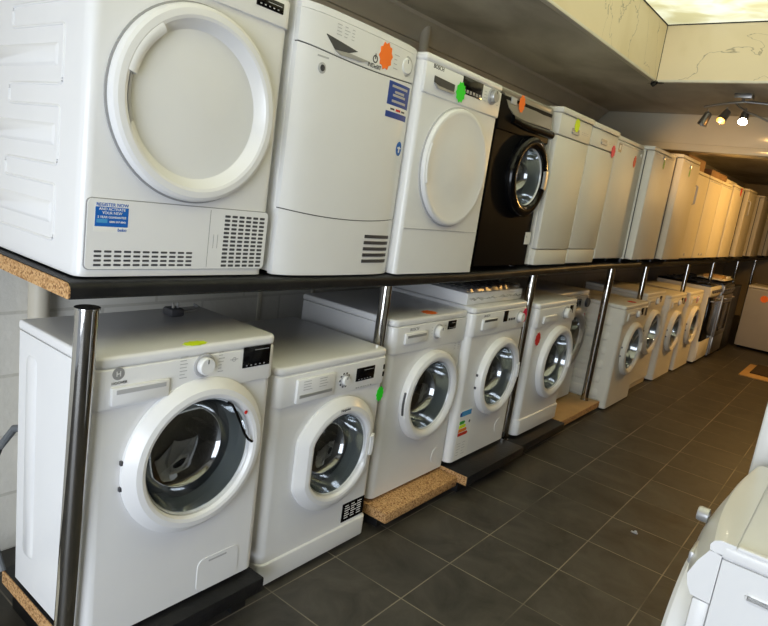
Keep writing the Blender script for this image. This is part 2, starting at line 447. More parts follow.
def prints(mb, y0, y1, z0, z1, rows, cols, x=.0082, mt='lgrey', frac=.55, th=.0022):
    """rows of tiny printed legends"""
    mb.m(mt)
    for i in range(rows):
        for j in range(cols):
            yy = y0 + (y1 - y0) * (j + .1) / cols; zz = z0 + (z1 - z0) * (i + .5) / rows
            L = (y1 - y0) / cols * frac * (.7 + .6 * random.random())
            mb.box(x, x + .0004, yy, yy + L, zz - th / 2, zz + th / 2)
    return mb

RB = [(-.46, -.06, z, z + .07) for z in (.10, .235, .37, .505, .64)]
def washer(label, loc, w=.597, h=.845, d=.5, c=(0, .50), R=.235, Rg=.172, body='white', doorm=None, fasc=None, topm=None,
           group=None, rz=0., bars=None, kick=None, clip=None, handle=(0, 20), fz=None, lid=.032, cat='washing machine', door_kw={}, hmat=None, cx=0., cr=.03):
    root = thing('washing_machine', label, cat, loc, rz, group)
    Rh = Rg + .012
    doorm = doorm or body; fasc = fasc or body; topm = topm or body
    b = MB().m(body); fl = .018; ztop = h - lid
    shell(b, w, ztop, d + cx, cr if not cx else .004, fl, (c[0], c[1], Rh), x0=cx)
    if bars: relief(b, w, d, bars, -1 if rz == 0 else 1, .0055 if len(bars) == 6 else .004, .02)
    b.build('cabinet', root)
    MB().m(topm).rbox(-d - .002, (.006 if not cx else cx + .006), w + .002, ztop, h, cr if not cx else .01, .010).build('top_panel', root)
    legs(root, w, d, fl)
    fz = fz or (ztop - .125, ztop - .002)
    p = MB().m(fasc); p.rbox(-.05, .008, w + .001, fz[0], fz[1], cr, .003)
    if kick:
        q = MB().m(body); q.rbox(-.05, .010, w + .001, fl + .002, kick, cr, .004); q.build('kick_panel', root)
    drum(root, c[0], c[1], Rh)
    door_ring(root, c[0], c[1], R, Rg, doorm, clip=clip, handle=handle, hmat=hmat, **door_kw)
    return root, p

def drawer_front(root, y0, y1, z0, z1, mt='white2', grip='dgrey', x=.008, gripz=.35):
    b = MB().m(mt); b.box(x - .004, x + .010, y0, y1, z0, z1, .004, 2)
    b.m(grip); gz = z0 + (z1 - z0) * gripz
    b.box(x + .0095, x + .0112, y0 + .012, y1 - .012, gz - .006, gz + .006, .0005, 1)
    return b.build('detergent_drawer', root)

def display(root, y0, y1, z0, z1, x=.008, lines=True):
    b = MB().m('black'); b.box(x - .002, x + .0025, y0, y1, z0, z1, .002, 2)
    if lines:
        b.m('lgrey')
        for i in range(5):
            yy = y0 + (y1 - y0) * (.12 + .16 * i); b.box(x + .0025, x + .0028, yy, yy + .006, z0 + .006, z0 + .009)
        b.box(x + .0025, x + .0028, y0 + (y1 - y0) * .4, y1 - .008, z1 - .012, z1 - .0105)
    return b.build('display', root)

# ================================================================== ROOM
XW, CE = -.72, 2.39
def plane_box(name, a, mt):
    b = MB().m(mt); b.box(*a); return struct(b.build(name))
plane_box('floor', (XW - .1, 2.6, -2.6, 12.6, -.1, 0), 'floor')
plane_box('wall_left', (XW - .12, XW, -2.6, 12.6, 1.10, 2.55), 'wallp')
plane_box('wall_left_lower', (XW - .12, XW, -2.6, 12.6, 0, 1.10), 'block')
plane_box('wall_right', (2.45, 2.6, -2.6, 12.6, 0, 2.55), 'darkwall')
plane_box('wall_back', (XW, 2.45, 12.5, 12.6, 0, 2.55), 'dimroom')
SX0, SX1, SY0, SY1, ZT = .13, 1.75, -1.2, 3.65, 2.73
b = MB().m('ceil')
for a in ((XW, SX0 - .02, -2.6, 12.5), (SX1 + .02, 2.45, -2.6, 12.5), (SX0 - .02, SX1 + .02, -2.6, SY0 - .02), (SX0 - .02, SX1 + .02, SY1 + .02, 12.5)):
    b.box(a[0], a[1], a[2], a[3], CE, CE + .1)
struct(b.build('ceiling'))
for nm, a in (('wall_skylight_left', (SX0 - .02, SX0, SY0, SY1, CE - .001, ZT)), ('wall_skylight_right', (SX1, SX1 + .02, SY0, SY1, CE - .001, ZT)),
              ('wall_skylight_back', (SX0 - .02, SX1 + .02, SY1, SY1 + .02, CE - .001, ZT)), ('wall_skylight_front', (SX0 - .02, SX1 + .02, SY0 - .02, SY0, CE - .001, ZT))):
    plane_box(nm, a, 'well')
plane_box('window_1', (SX0 - .05, SX1 + .05, SY0 - .05, SY1 + .05, ZT, ZT + .006), 'grp')
b = MB().m('wellcap')
b.box(SX0 - .03, SX0 + .002, SY0, SY1 + .03, CE - .012, CE + .004, .003); struct(b.build('trim_1'))
b = MB().m('wellcap'); b.box(SX0 - .03, SX1, SY1 - .002, SY1 + .03, CE - .012, CE + .004, .003); struct(b.build('trim_2'))
# coving between wall and ceiling
b = MB().m('cove')
b.prism([(XW, CE - .11), (XW + .02, CE - .11), (XW + .03, CE - .08), (XW + .075, CE - .03), (XW + .10, CE - .02), (XW + .10, CE), (XW, CE)], lambda p, k: (p[0], -2.6 + k * 7.5, p[1]))
struct(b.build('trim_3'))
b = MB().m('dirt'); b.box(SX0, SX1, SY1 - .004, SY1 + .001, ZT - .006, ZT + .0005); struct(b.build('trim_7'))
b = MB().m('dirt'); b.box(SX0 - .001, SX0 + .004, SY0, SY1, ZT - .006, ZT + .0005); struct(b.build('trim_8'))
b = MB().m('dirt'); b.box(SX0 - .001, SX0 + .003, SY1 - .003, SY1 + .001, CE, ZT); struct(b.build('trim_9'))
# beam
BY = 4.95
b = MB().m('beam'); b.box(XW, 2.45, BY, BY + .22, 2.155, CE - .001, .004)
struct(b.build('wall_beam'))
b = MB().m('beam'); b.box(XW, 2.45, BY - .012, BY + .23, 2.098, 2.155, .004); struct(b.build('trim_4'))
# lines of boarding on the lower wall
for i, y in enumerate((1.22, 1.575)):
    b = MB().m('cove'); b.box(XW, XW + .008, y - .012, y + .012, .0, 1.10, .002); struct(b.build('trim_%d' % (5 + i)))

# cobweb / dirt clump at skylight corner
random.seed(3)
b = MB().m('dirt')
for i in range(16):
    c = Vector((SX0 - .012 + random.uniform(-.02, .02), SY1 + .0 + random.uniform(-.02, .02), CE - .014 + random.uniform(-.018, .012)))
    t = bmesh.new(); bmesh.ops.create_icosphere(t, subdivisions=1, radius=random.uniform(.006, .015)); b.merge(t, Matrix.Translation(c))
for i in range(10):
    a = random.uniform(0, 6.28); b.tube([(SX0 - .01, SY1, CE - .015), (SX0 - .01 + .06 * cos(a), SY1 + .06 * sin(a), CE - .013)], .0012, 4)
tag(b.build('cobweb_clump'), 'black sooty cobweb clump hanging at the corner of the skylight', 'cobweb')

# pipes on the wall
b = MB().m('pipe').tube([(XW + .05, 2.17, 1.18), (XW + .05, 2.17, CE - .02)], .028, 16); b.box(XW, XW + .05, 2.15, 2.19, 2.0, 2.02)
tag(b.build('wall_pipe'), 'painted vertical pipe on the wall above the tumble dryers', 'pipe')
b = MB().m('pipe').tube([(XW + .04, .20, 0), (XW + .04, .20, 1.10)], .034, 16); b.box(XW, XW + .04, .18, .22, .9, .92)
tag(b.build('wall_pipe'), 'beige vertical pipe on the wall behind the nearest washing machine', 'pipe')

# ================================================================== SHELF AND POSTS
ZS = [(-.05, 1.1700), (.60, 1.1595), (1.22, 1.1495), (1.83, 1.1460), (2.1, 1.1480), (2.47, 1.155), (3.2, 1.163), (3.6, 1.167), (12.4, 1.168)]
def zs(y):
    for (a, za), (c, zc) in zip(ZS, ZS[1:]):
        if y <= c: return za + (zc - za) * (y - a) / (c - a)
    return ZS[-1][1]
sh = thing('worktop_shelf', 'long black worktop shelf carrying the upper row of appliances', 'shelf', (0, 0, 0))
b = MB().m('blacklam'); TH = .042; XF = .055
prof = [(XW + .002, 0)] + [(XF - .018, 0)] + [(XF - .018 + .018 * sin(RAD(a)), -.018 + .018 * cos(RAD(a))) for a in (30, 60, 90)] + [(XF, -TH + .006), (XF - .006, -TH), (XW + .002, -TH)]
ys = sorted(set([z[0] for z in ZS] + [i * .1 for i in range(1, 37)] + [5, 7, 9, 11])); ys = [y for y in ys if y >= -.045]; ys[0] = -.045
rows = [[b.bm.verts.new((p[0], y, zs(y) + p[1] - .001)) for p in prof] for y in ys]
for A, B in zip(rows, rows[1:]):
    for k in range(len(prof)):
        k2 = (k + 1) % len(prof); b.bm.faces.new((A[k], B[k], B[k2], A[k2]))
b.bm.faces.new(rows[0]); b.bm.faces.new(rows[-1]); b.build('worktop', sh)
b = MB().m('chip'); b.prism([(p[0] - (.002 if p[0] > -.5 else 0), p[1] - .002 if p[1] > -.01 else p[1] + .001) for p in prof], lambda p, k: (p[0], -.049 + .005 * k, zs(-.045) + p[1] - .001))
o = b.build('cut_edge', sh); o['label'] = 'raw chipboard cut end'

def post(x, y, label, r=.025, z0=0., lean=0.):
    t = thing('chrome_post', label, 'post', (x, y, z0), group='chrome posts under the worktop shelf')
    ztop = zs(y) - TH - .002 - z0
    MB().m('chrome').tube([(0, 0, .004), (lean, 0, ztop - .004)], r, 28).build('tube', t)
    b = MB().m('chrome'); b.tube([(lean, 0, ztop - .004), (lean, 0, ztop)], r * 1.12, 28); b.build('top_flange', t)
    b = MB().m('chrome'); b.tube([(0, 0, 0), (0, 0, .008)], r * 1.2, 28); b.build('base_flange', t)
post(.058, -.0385, 'nearest chrome post, standing at the near end of the shelf', .026, lean=.066)
post(-.028, 1.292, 'chrome post rising between the second and third washing machines')
post(.010, 2.600, 'chrome post beside the washing machine carrying a wrapped slab', .026, .093)
post(.000, 3.955, 'chrome post standing on the wooden offcut before the ribbed white side panel', .028, .082)
post(.020, 4.757, 'chrome post behind the ribbed washing machine with the red sticker on top', .022)
post(.045, 6.102, 'chrome post beside the far machine with red print on its panel', .022)
post(.030, 7.385, 'chrome post above the first cooker, third from the far end', .02)
post(.030, 8.95, 'second-last visible chrome post beyond the stainless cooker', .02)
post(.030, 10.45, 'farthest chrome post near the right edge of the photo', .02)

# ================================================================== UPPER ROW
def upper_z(y0, y1): return max(zs(y0), zs(y1)) + .0005

# --- U1: big vented tumble dryer
w, h, d = .597, .85, .60
yc = -.014 + w / 2; X = .012; Z = 1.1655; TILT = RAD(-.95)
r = thing('tumble_dryer', 'large white tumble dryer at the near end of the shelf with blue register sticker', 'tumble dryer', (X, yc, Z)); r.rotation_euler.x = TILT
def ly(y): return y - yc
b = MB().m('white'); shell(b, w, h - .03, d, .030, .004)
relief(b, w, d, [(-.575, -.145, zc - Z - .028, zc - Z + .028) for zc in (1.889, 1.695, 1.503, 1.309)], -1, .005, .006)
b.build('cabinet', r)
# meandering bead pressed round the bars
b = MB().m('white'); mp = []
def corner(ax, az, bx, bz, cx_, cz_, rr=.014):
    A, B, C_ = Vector((ax, az)), Vector((bx, bz)), Vector((cx_, cz_)); u = (A - B).normalized() * rr; v = (C_ - B).normalized() * rr
    return [B + u, B + u * .4 + v * .12, B + u * .12 + v * .4, B + v]
raw = [(-.55, 1.960), (-.105, 1.960), (-.105, 1.82), (-.40, 1.82), (-.40, 1.765), (-.105, 1.765), (-.105, 1.625), (-.41, 1.625), (-.41, 1.573), (-.112, 1.573), (-.112, 1.43), (-.42, 1.43), (-.42, 1.38), (-.118, 1.38), (-.118, 1.24), (-.55, 1.24)]
mp.append(Vector(raw[0]))
for k in range(1, len(raw) - 1): mp += corner(*raw[k - 1], *raw[k], *raw[k + 1])
mp.append(Vector(raw[-1]))
b.tube([(p[0] - .012, -w / 2 + .0005, p[1] - Z) for p in mp], .0042, 8)
b.build('side_pressing', r)
MB().m('white').rbox(-d, .006, w + .001, h - .03, h, .03, .010).build('top_panel', r)
b = MB().m('white'); b.rbox(-.05, .008, w + .001, .742, h - .032, .03, .003); b.build('control_panel', r)
display(r, .16, .26, .775, .805); knob(r, 0, .785, .03, .028); drawer_front(r, -.27, -.09, .755, .81)
legs(r, w, d, .012)
cy, cz = ly(.286), 1.632 - Z
b = MB().m('grey').lathe([(.258, .0), (.258, .005), (.253, .006), (.25, .004)], cy, cz, 0, n=80); b.build('door_gasket', r)
b = MB().m('white').lathe([(.253, .001), (.253, .018), (.249, .028), (.240, .033), (.224, .034), (.216, .031), (.194, .006), (.190, .004)], cy, cz, 0, n=80)
dr = b.build('door', r, angle=24)
MB().m('white2').lathe([(.191, .0045), (.10, .008), (.0005, .010)], cy, cz, 0, n=64).build('door_panel', dr)
b = MB().m('white'); b.lathe([(.192, .006), (.196, .028), (.205, .034), (.216, .035), (.222, .033)], cy, cz, 0, a0=128, a1=168, n=110)
b.build('door_handle', dr)
b = MB().m('silver'); b.lathe([(.192, .0065), (.200, .018), (.213, .031), (.198, .010)], cy, cz, 0, a0=169, a1=200, n=110); b.build('grip_recess', dr)
b = MB().m('white').plate(rrect(ly(.004), ly(.575), .012 + .012, .200, .012), -.004, .0045); fl = b.build('service_flap', r)
b = MB().m('grey').plate(rrect(ly(.002), ly(.577), .022, .202, .013), -.006, .0012); b.build('flap_gap', r)
b = MB().m('grey'); b.box(.0040, .0049, ly(.360), ly(.3615), .03, .195); b.box(.004, .0052, ly(.377), ly(.378), .085, .125); b.box(.004, .0052, ly(.391), ly(.392), .085, .125); b.build('flap_seam', r)
b = MB().m('dgrey')
for i in range(4):
    for j in range(11):
        y0 = ly(.025 + j * .0265); z0 = .032 + i * .0115
        b.box(.0040, .0050, y0, y0 + .0195, z0, z0 + .0055, .0012, 1)
b.build('vent_grille', r)
b = MB().m('dgrey')
for i in range(13):
    for j in range(6):
        y0 = ly(.412 + j * .0262); z0 = .030 + i * .0122
        b.box(.0040, .0050, y0, y0 + .019, z0, z0 + .0068, .0012, 1)
b.build('vent_grille', r)
b = MB().m('paper').plate(rrect(ly(.021), ly(.112), .118, .193, .003), .0044, .0049)
b.m('blue').plate(rrect(ly(.023), ly(.110), .132, .181, .001), .0048, .0052)
b.m('energyb').plate(rrect(ly(.027), ly(.055), .141, .151, .001), .0051, .0054)
rs = b.build('register_sticker', r); rs['label'] = 'blue and white registration sticker'
text('lettering', 'REGISTER NOW', .0118, 'blue', rs, .0052, ly(.0665), .183, 'CENTER')
for tx, z, s in (('AND ACTIVATE', .1725, .0098), ('YOUR NEW', .163, .0098), ('5 YEAR GUARANTEE', .153, .0082), ('0800 597 8842', .142, .0072)):
    text('lettering', tx, s, 'paper', rs, .0054, ly(.0665) if z > .15 else ly(.082), z, 'CENTER')
text('lettering', 'beko', .012, 'blue', rs, .0052, ly(.095), .121, 'CENTER')

# --- U2: bow-fronted condenser dryer
w, h, d = .60, .845, .56
yc = .616 + w / 2; Z = 1.1550; X = .012
r = thing('tumble_dryer', 'white bow-fronted condenser dryer with orange sticker and blue labels', 'tumble dryer', (X, yc, Z)); r.rotation_euler.x = TILT
def bow(y):
    u = min(1., abs(2 * y / w)); return .014 * (1 - u * u) + .020 * (1 - u ** 9)
def bplate(mb, poly, t):
    n = 8; P = []
    for a, c in zip(poly, poly[1:] + poly[:1]):
        m = n if abs(a[0] - c[0]) > .03 else 1
        P += [(a[0] + (c[0] - a[0]) * i / m, a[1] + (c[1] - a[1]) * i / m) for i in range(m)]
    return mb.prism(P, lambda p, k: (bow(p[0]) + (t if k == 0 else -.004), p[0], p[1]))
def bstrip(mb, y0, y1, z0, z1, t): bowpanel(mb, y0, y1, z0, z1, back=.003, n=12, th=t)
def bowpanel(mb, y0, y1, zb, zt, back=-.02, n=48, th=0., edge=.0):
    """panel curved in plan; zb / zt may be functions of y"""
    f = lambda v, y: v(y) if callable(v) else v
    ysn = [y0 + (y1 - y0) * i / n for i in range(n + 1)]
    F = [[mb.bm.verts.new((bow(y) + th, y, f(zb, y))), mb.bm.verts.new((bow(y) + th, y, f(zt, y))), mb.bm.verts.new((back, y, f(zt, y))), mb.bm.verts.new((back, y, f(zb, y)))] for y in ysn]
    fs = [mb.bm.faces.new(F[0]), mb.bm.faces.new(F[-1])]
    for a, c in zip(F, F[1:]):
        for k in range(4): fs.append(mb.bm.faces.new((a[k], c[k], c[(k + 1) % 4], a[(k + 1) % 4])))
    mb._tag(fs)
b = MB().m('white'); shell(b, w, h - .004, d, .012, .012, x0=-.012); b.build('cabinet', r)
hw = w / 2 - .002
dip = lambda y: .222 - .018 * (1 - (2 * y / w) ** 2)
dip2 = lambda y: .724 - .014 * (1 - (2 * y / w) ** 2)
b = MB().m('white'); bowpanel(b, -hw, hw, .005, lambda y: dip(y) - .0035); kp = b.build('service_panel', r)
b = MB().m('white'); bowpanel(b, -hw, hw, dip, dip2); dr = b.build('door', r)
b = MB().m('white2'); bowpanel(b, -hw, hw, lambda y: dip2(y) + .0045, h - .022); cp = b.build('control_panel', r)
b = MB().m('white'); bowpanel(b, -hw, hw, h - .021, h, back=-d); b.build('top_panel', r)
b = MB().m('dgrey'); bowpanel(b, -hw + .003, hw - .003, .20, .226, th=-.005); b.build('panel_gap', r)
b = MB().m('dgrey'); bowpanel(b, -hw + .003, hw - .003, .70, .73, th=-.005); b.build('panel_gap', r)
legs(r, w, d, .012)
b = MB().m('dgrey'); bplate(b, [(-.205, .768), (-.165, .733), (-.10, .738), (-.06, .752), (-.205, .770)], .001)
bplate(b.m('silver'), [(-.165, .732), (-.14, .722), (-.04, .725), (.0, .735), (-.10, .737)], .004)
b.build('drawer_grip', r)
knob(r, .215, .772, .027, .009, x=bow(.215) - .003)
prints(MB(), -.17, -.03, .775, .815, 4, 4, x=.0325).build('printed_legend', r); prints(MB(), .13, .17, .74, .80, 4, 1, x=.0315).build('printed_legend', r)
text('lettering', 'INDeSIT', .020, 'dgrey', r, .0345, .030, .722, 'CENTER')
b = MB().m('dgrey').lathe([(.013, 0), (.013, .001), (.009, .001), (.009, 0)], .03, .752, .0338, n=24); b.box(.0335, .0347, .028, .032, .752, .770); b.build('brand_mark', r)
sticker(r, 'orange', .083, .775, .047, .0335, .8)
b = MB().m('navy'); bstrip(b, .125, .265, .625, .705, .001); bstrip(b.m('paper'), .125, .265, .603, .6245, .001); bstrip(b.m('navy'), .125, .265, .582, .6025, .001)
b.m('lgrey')
for zz, a, e in ((.690, .145, .245), (.672, .165, .225), (.660, .155, .235), (.640, .152, .242)): bstrip(b, a, e, zz - .004, zz + .004, .0018)
bplate(b.m('red'), [(.185, .608), (.215, .608), (.215, .616), (.185, .616)], .0018)
for a, e in ((.15, .175), (.222, .245)): bplate(b.m('dgrey'), [(a, .609), (e, .609), (e, .615), (a, .615)], .0018)
o = b.build('guarantee_label', dr); o['label'] = 'dark blue guarantee label with white band'
b = MB().m('blue'); bplate(b, [(.245 + .021 * cos(i * pi / 14), .482 + .026 * sin(i * pi / 14)) for i in range(28)], .001)
bplate(b.m('paper'), [(.241, .468), (.249, .468), (.249, .490), (.241, .490)], .0018); bplate(b, [(.233, .482), (.257, .482), (.257, .487), (.233, .487)], .0022)
o = b.build('round_sticker', dr); o['label'] = 'round blue sticker'
b = MB().m('lgrey').lathe([(.017, 0), (.017, .002), (.013, .003), (.0005, .003)], -.207, .667, bow(-.207) - .001, n=24); b.m('dgrey').lathe([(.010, .003), (.010, .0036), (.0005, .0036)], -.207, .667, bow(-.207) - .001, n=24)
bplate(b.m('lgrey'), [(-.23, .698), (-.185, .698), (-.185, .703), (-.23, .703)], .001); b.build('door_badge', dr)
b = MB().m('dgrey')
for i in range(5): bstrip(b, .105, .262, .050 + i * .023, .062 + i * .023, .002)
vb = b.build('vent_slats', kp)
# --- U3: dryer with oval white door
w, h, d = .597, .848, .58
yc = 1.229 + w / 2; Z = 1.1482; X = .050
r = thing('tumble_dryer', 'white tumble dryer with round white door and green sticker', 'tumble dryer', (X, yc, Z)); r.rotation_euler.x = TILT * .54
b = MB().m('white'); shell(b, w, h - .03, d, .02, .004); b.build('cabinet', r)
MB().m('white').box(-d, .006, -w / 2, w / 2, h - .03, h, .011, 3).build('top_panel', r)
b = MB().m('white2'); b.box(-.01, .007, -w / 2 + .004, w / 2 - .004, .705, h - .032, .006); b.build('control_panel', r)
b = MB().m('lgrey'); b.box(-.001, .0025, -w / 2 + .015, w / 2 - .015, .188, .190); b.build('kick_seam', r)
legs(r, w, d, .012)
cy, cz = 1.533 - yc, 1.600 - Z
b = MB().m('lgrey').lathe([(.246, 0), (.246, .004), (.240, .005), (.238, 0)], cy, cz, 0, n=72); b.build('door_gasket', r)
b = MB().m('white').lathe([(.240, .001), (.240, .014), (.235, .021), (.226, .0235), (.218, .0225), (.21, .0205), (.12, .025), (.0005, .027)], cy, cz, 0, n=72); dr = b.build('door', r, angle=24)
b = MB().m('white2').lathe([(.206, .020), (.209, .026), (.226, .027), (.232, .021)], cy, cz, 0, a0=160, a1=200, n=90); b.build('door_handle', dr)
b = MB().m('dgrey'); b.plate([(-.235, .775), (-.235, .752), (-.21, .742), (-.09, .742), (-.09, .770)], .006, .009); b.m('silver').plate([(-.235, .748), (-.21, .732), (-.10, .732), (-.09, .74), (-.21, .742)], .006, .016); b.build('container_grip', r)
display(r, -.035, .125, .752, .818, .007, False)
b = MB().m('silver')
for i in range(6): b.box(.0094, .0102, -.026 + i * .025, -.010 + i * .025, .757, .770)
b.build('buttons', r)
knob(r, .212, .785, .026, .022, 'silver')
text('lettering', 'BOSCH', .022, 'dgrey', r, .0075, -.25, .800)
prints(MB(), .14, .18, .75, .80, 4, 1, x=.0072).build('printed_legend', r); prints(MB(), .255, .28, .75, .81, 4, 1, x=.0072).build('printed_legend', r)
sticker(r, 'green', -.045, .751, .042, .0105, .85)

# --- U4: black washing machine
w, h, d = .597, .845, .55
y0 = 1.842; Z = upper_z(1.85, 2.4); X = .030; yc = y0 + w / 2
r, p = washer('glossy black washing machine with orange sticker on the upper shelf', (X, yc, Z), w, h, d, (2.235 - yc, 1.628 - Z), .202, .145,
              'blackbody', doorm='black', fasc='blackbody', topm='fascia', handle=(0, 17), hmat='silver', door_kw=dict(hinge=None, funnel='funnel'), cat='washing machine', fz=(.66, .811))
p.build('control_panel', r)
pts = [(-.27, .838), (-.235, .80), (-.20, .765), (-.15, .742), (-.08, .733), (.02, .732), (.28, .735), (.28, .838)]
b = MB().m('fascia').prism(pts, lambda q, k: ((.0095 if k == 0 else .002) - max(0, (q[1] - .74)) * .10 + (.004 if k == 0 else 0), q[0], q[1])); b.build('pewter_fascia', r)
b = MB().m('black').tube([(.004, -.15, .722), (.008, -.05, .712), (.012, .05, .708), (.012, .288, .708)], .022, 14); b.build('fascia_lip', r)
sticker(r, 'orange', -.085, .800, .042, .0125, .75)
b = MB().m('lgrey'); b.box(.009, .0125, -.19, -.135, .785, .815, .001); b.build('display', r)
b = MB().m('paper'); b.plate(rrect(.225, .29, .13, .195, .002), 0, .0015); b.build('paper_label', r)
text('lettering', 'A', .02, 'lgrey', r, .0016, .235, .165)

# --- U5, U6: slimline dishwashers
def dishwasher(label, y0, w, X, Z, h, col='ivory', kick=.098, grp='slimline dishwashers on the shelf'):
    yc = y0 + w / 2; d = .56
    r = thing('dishwasher', label, 'dishwasher', (X, yc, Z), group=grp)
    b = MB().m(col); shell(b, w, h - .03, d, .006, .012, x0=-.03); b.build('cabinet', r)
    MB().m(col).box(-d, .012, -w / 2 - .001, w / 2 + .001, h - .029, h, .006, 2).build('top_panel', r)
    MB().m(col).box(-.035, .003, -w / 2 + .002, w / 2 - .002, .718, h - .031, .005).build('control_panel', r)
    dr = MB().m(col).box(-.035, .0, -w / 2 + .002, w / 2 - .002, kick + .004, .714, .006).build('door', r)
    MB().m(col).box(-.035, -.004, -w / 2 + .003, w / 2 - .003, .012, kick, .005).build('kick_panel', r)
    b = MB().m('grey'); b.plate(rrect(-.06, .045, .742, .775, .008), .002, .0036); b.m('lgrey').plate(rrect(-.055, .04, .744, .757, .005), .003, .010); b.build('door_handle', r)
    b = MB(); prints(b, .08, .19, .755, .775, 2, 4, x=.0032); b.build('printed_legend', r)
    legs(r, w, d, .012)
    return r
r = dishwasher('slimline white dishwasher with yellow sticker beside the black washing machine', 2.475, .448, .058, upper_z(2.47, 2.9), .858)
sticker(r, 'yellow', 2.715 - 2.462 - .224 - .03, .795, .040, .004, .9)
r = dishwasher('slimline white dishwasher with a pink sticker on its right edge', 2.927, .448, .058, upper_z(2.92, 3.36), .850)
sticker(r, 'pink', .175, .725, .040, .004, .9)

# --- U7 ... : white and cream fridges, freezers
def fridge(label, y0, w, X, h, col, Z=None, d=.55, handle='top', seam=None, st=None, top=None, base=.03, knobs=0, cat='fridge', grp='fridges and freezers on the shelf', dth=.055, rz=0., xy=None):
    Z = upper_z(y0, y0 + w) if Z is None else Z
    yc = y0 + w / 2
    r = thing('undercounter_fridge', label, cat, xy or (X, yc, Z), rz, group=grp)
    b = MB().m(col); shell(b, w - .004, h - .028, d, .006, base, x0=-dth - .006); b.build('cabinet', r)
    MB().m(top or col).box(-d - dth, -.004, -w / 2, w / 2, h - .027, h, .007, 2).build('top_panel', r)
    b = MB().m('dgrey'); b.box(-dth - .008, -dth + .001, -w / 2 + .006, w / 2 - .006, base + .01, h - .034); b.build('door_seal', r)
    if seam:
        dr = MB().m(col).box(-dth, 0, -w / 2 + .001, w / 2 - .001, seam + .004, h - .031, .009, 3).build('door', r)
        MB().m(col).box(-dth, 0, -w / 2 + .001, w / 2 - .001, base + .004, seam - .004, .009, 3).build('door', r)
    else:
        dr = MB().m(col).box(-dth, 0, -w / 2 + .001, w / 2 - .001, base + .004, h - .031, .009, 3).build('door', r)
    if handle == 'top':
        b = MB().m('lgrey'); b.box(-dth * .6, .001, -w / 2 + .04, w / 2 - .04, h - .052, h - .040, .003); b.build('door_handle', dr)
    elif handle == 'side':
        b = MB().m('lgrey'); b.tube([(-.002, -w / 2 + .05, h * .62), (.028, -w / 2 + .05, h * .64), (.028, -w / 2 + .05, h * .82), (-.002, -w / 2 + .05, h * .84)], .009, 10); b.build('door_handle', dr)
    for k in range(knobs):
        b = MB().m('silver').lathe([(.012, 0), (.012, .006), (.0005, .008)], -.05 + k * .12, h * .09, 0, n=16); b.build('badge', dr)
    if st: sticker(r, st[0], st[1], st[2], st[3] if len(st) > 3 else .04, .0005, st[4] if len(st) > 4 else .85)
    for sx in (-.10, -d):
        for sy in (-1, 1): MB().m('blackm').tube([(sx, sy * (w / 2 - .05), 0), (sx, sy * (w / 2 - .05), base + .004)], .018, 10).build('foot', r)
    return r
r = fridge('off-white fridge with a red sticker and small black label right of the dishwashers', 3.378, .572, .058, .838, 'ivory', st=('red', .12, .71, .042, .7))
b = MB().m('dgrey'); b.plate(rrect(-.245, -.185, .735, .795, .002), -.001, .0008); b.m('paper').plate(rrect(-.23, -.20, .75, .78, .002), .0004, .0014); b.build('rating_label', r)
b = MB().m('paper').lathe([(.012, 0), (.012, .004), (.0005, .006)], .235, .765, 0, n=16); b.build('badge', r)
r = fridge('cream fridge with green sticker, its bright door edge standing forward', 3.965, .55, .125, .845, 'ivory', st=('dullgreen', -.0, .745, .035, .6))
b = MB().m('silver').lathe([(.015, 0), (.015, .006), (.0005, .009)], -.02, .79, 0, n=16); b.build('badge', r)
r = fridge('tall cream freezer under the beam with a round badge and green sticker', 4.64, .56, .155, .872, 'cream', st=('dullgreen', -.03, .75, .035, .6), knobs=0)
b = MB().m('silver').lathe([(.018, 0), (.018, .008), (.0005, .011)], -.04, .80, 0, n=16); b.build('badge', r)
fridge('lower cream fridge standing just past the freezer with the round badge', 5.22, .56, .125, .815, 'cream', knobs=1, handle='side')
fridge('cream fridge with two small metal dots near the bottom of its door', 5.80, .55, .125, .815, 'cream', knobs=2, handle='top')
fridge('plain cream fridge just before the far one with a red sticker', 6.37, .55, .125, .815, 'cream', handle='top')
fridge('cream fridge with red sticker near its top, far down the shelf', 7.02, .56, .125, .84, 'cream', st=('red', .12, .78, .05, .8))
fridge('far cream freezer with a dark mark, just past the red sticker', 7.95, .58, .125, .86, 'cream', st=None, handle='side')
fridge('farthest cream fridge on the shelf at the right edge of the photo', 9.15, .60, .125, .86, 'cream', knobs=1)
fridge('hindmost cream freezer in the back room by the far post', 10.6, .60, .125, .86, 'cream')

# cardboard boxes lying on top of the fridges
def carton(label, x0, x1, y0, y1, z0, z1, rz=0.):
    t = thing('cardboard_box', label, 'box', ((x0 + x1) / 2, (y0 + y1) / 2, z0), rz)
    a, c, hh = (x1 - x0) / 2, (y1 - y0) / 2, z1 - z0
    MB().m('carton').box(-a, a, -c, c, 0, hh, .004).build('carton', t)
    MB().m('carton').box(-a - .001, a + .001, -c - .001, -.003, hh, hh + .004).build('flap', t)
    MB().m('carton').box(-a - .001, a + .001, .003, c + .001, hh, hh + .004).build('flap', t)
zt = 1.1685 + .815
carton('larger brown cardboard box on the cream fridges beneath the beam', -.38, .0, 5.38, 6.05, zt + .001, zt + .135, .0)
carton('flatter brown cardboard box farther along on the cream fridges', -.22, .06, 6.10, 6.85, zt + .001, zt + .075, .0)
b = MB().m('cream'); b.box(-.3, .02, -.35, .35, 0, .05, .012)
t = tag(b.build('folded_packing', None, (0, 7.35, 1.1685 + .841)), 'pale folded packing lying on the fridge with the red sticker', 'packing')

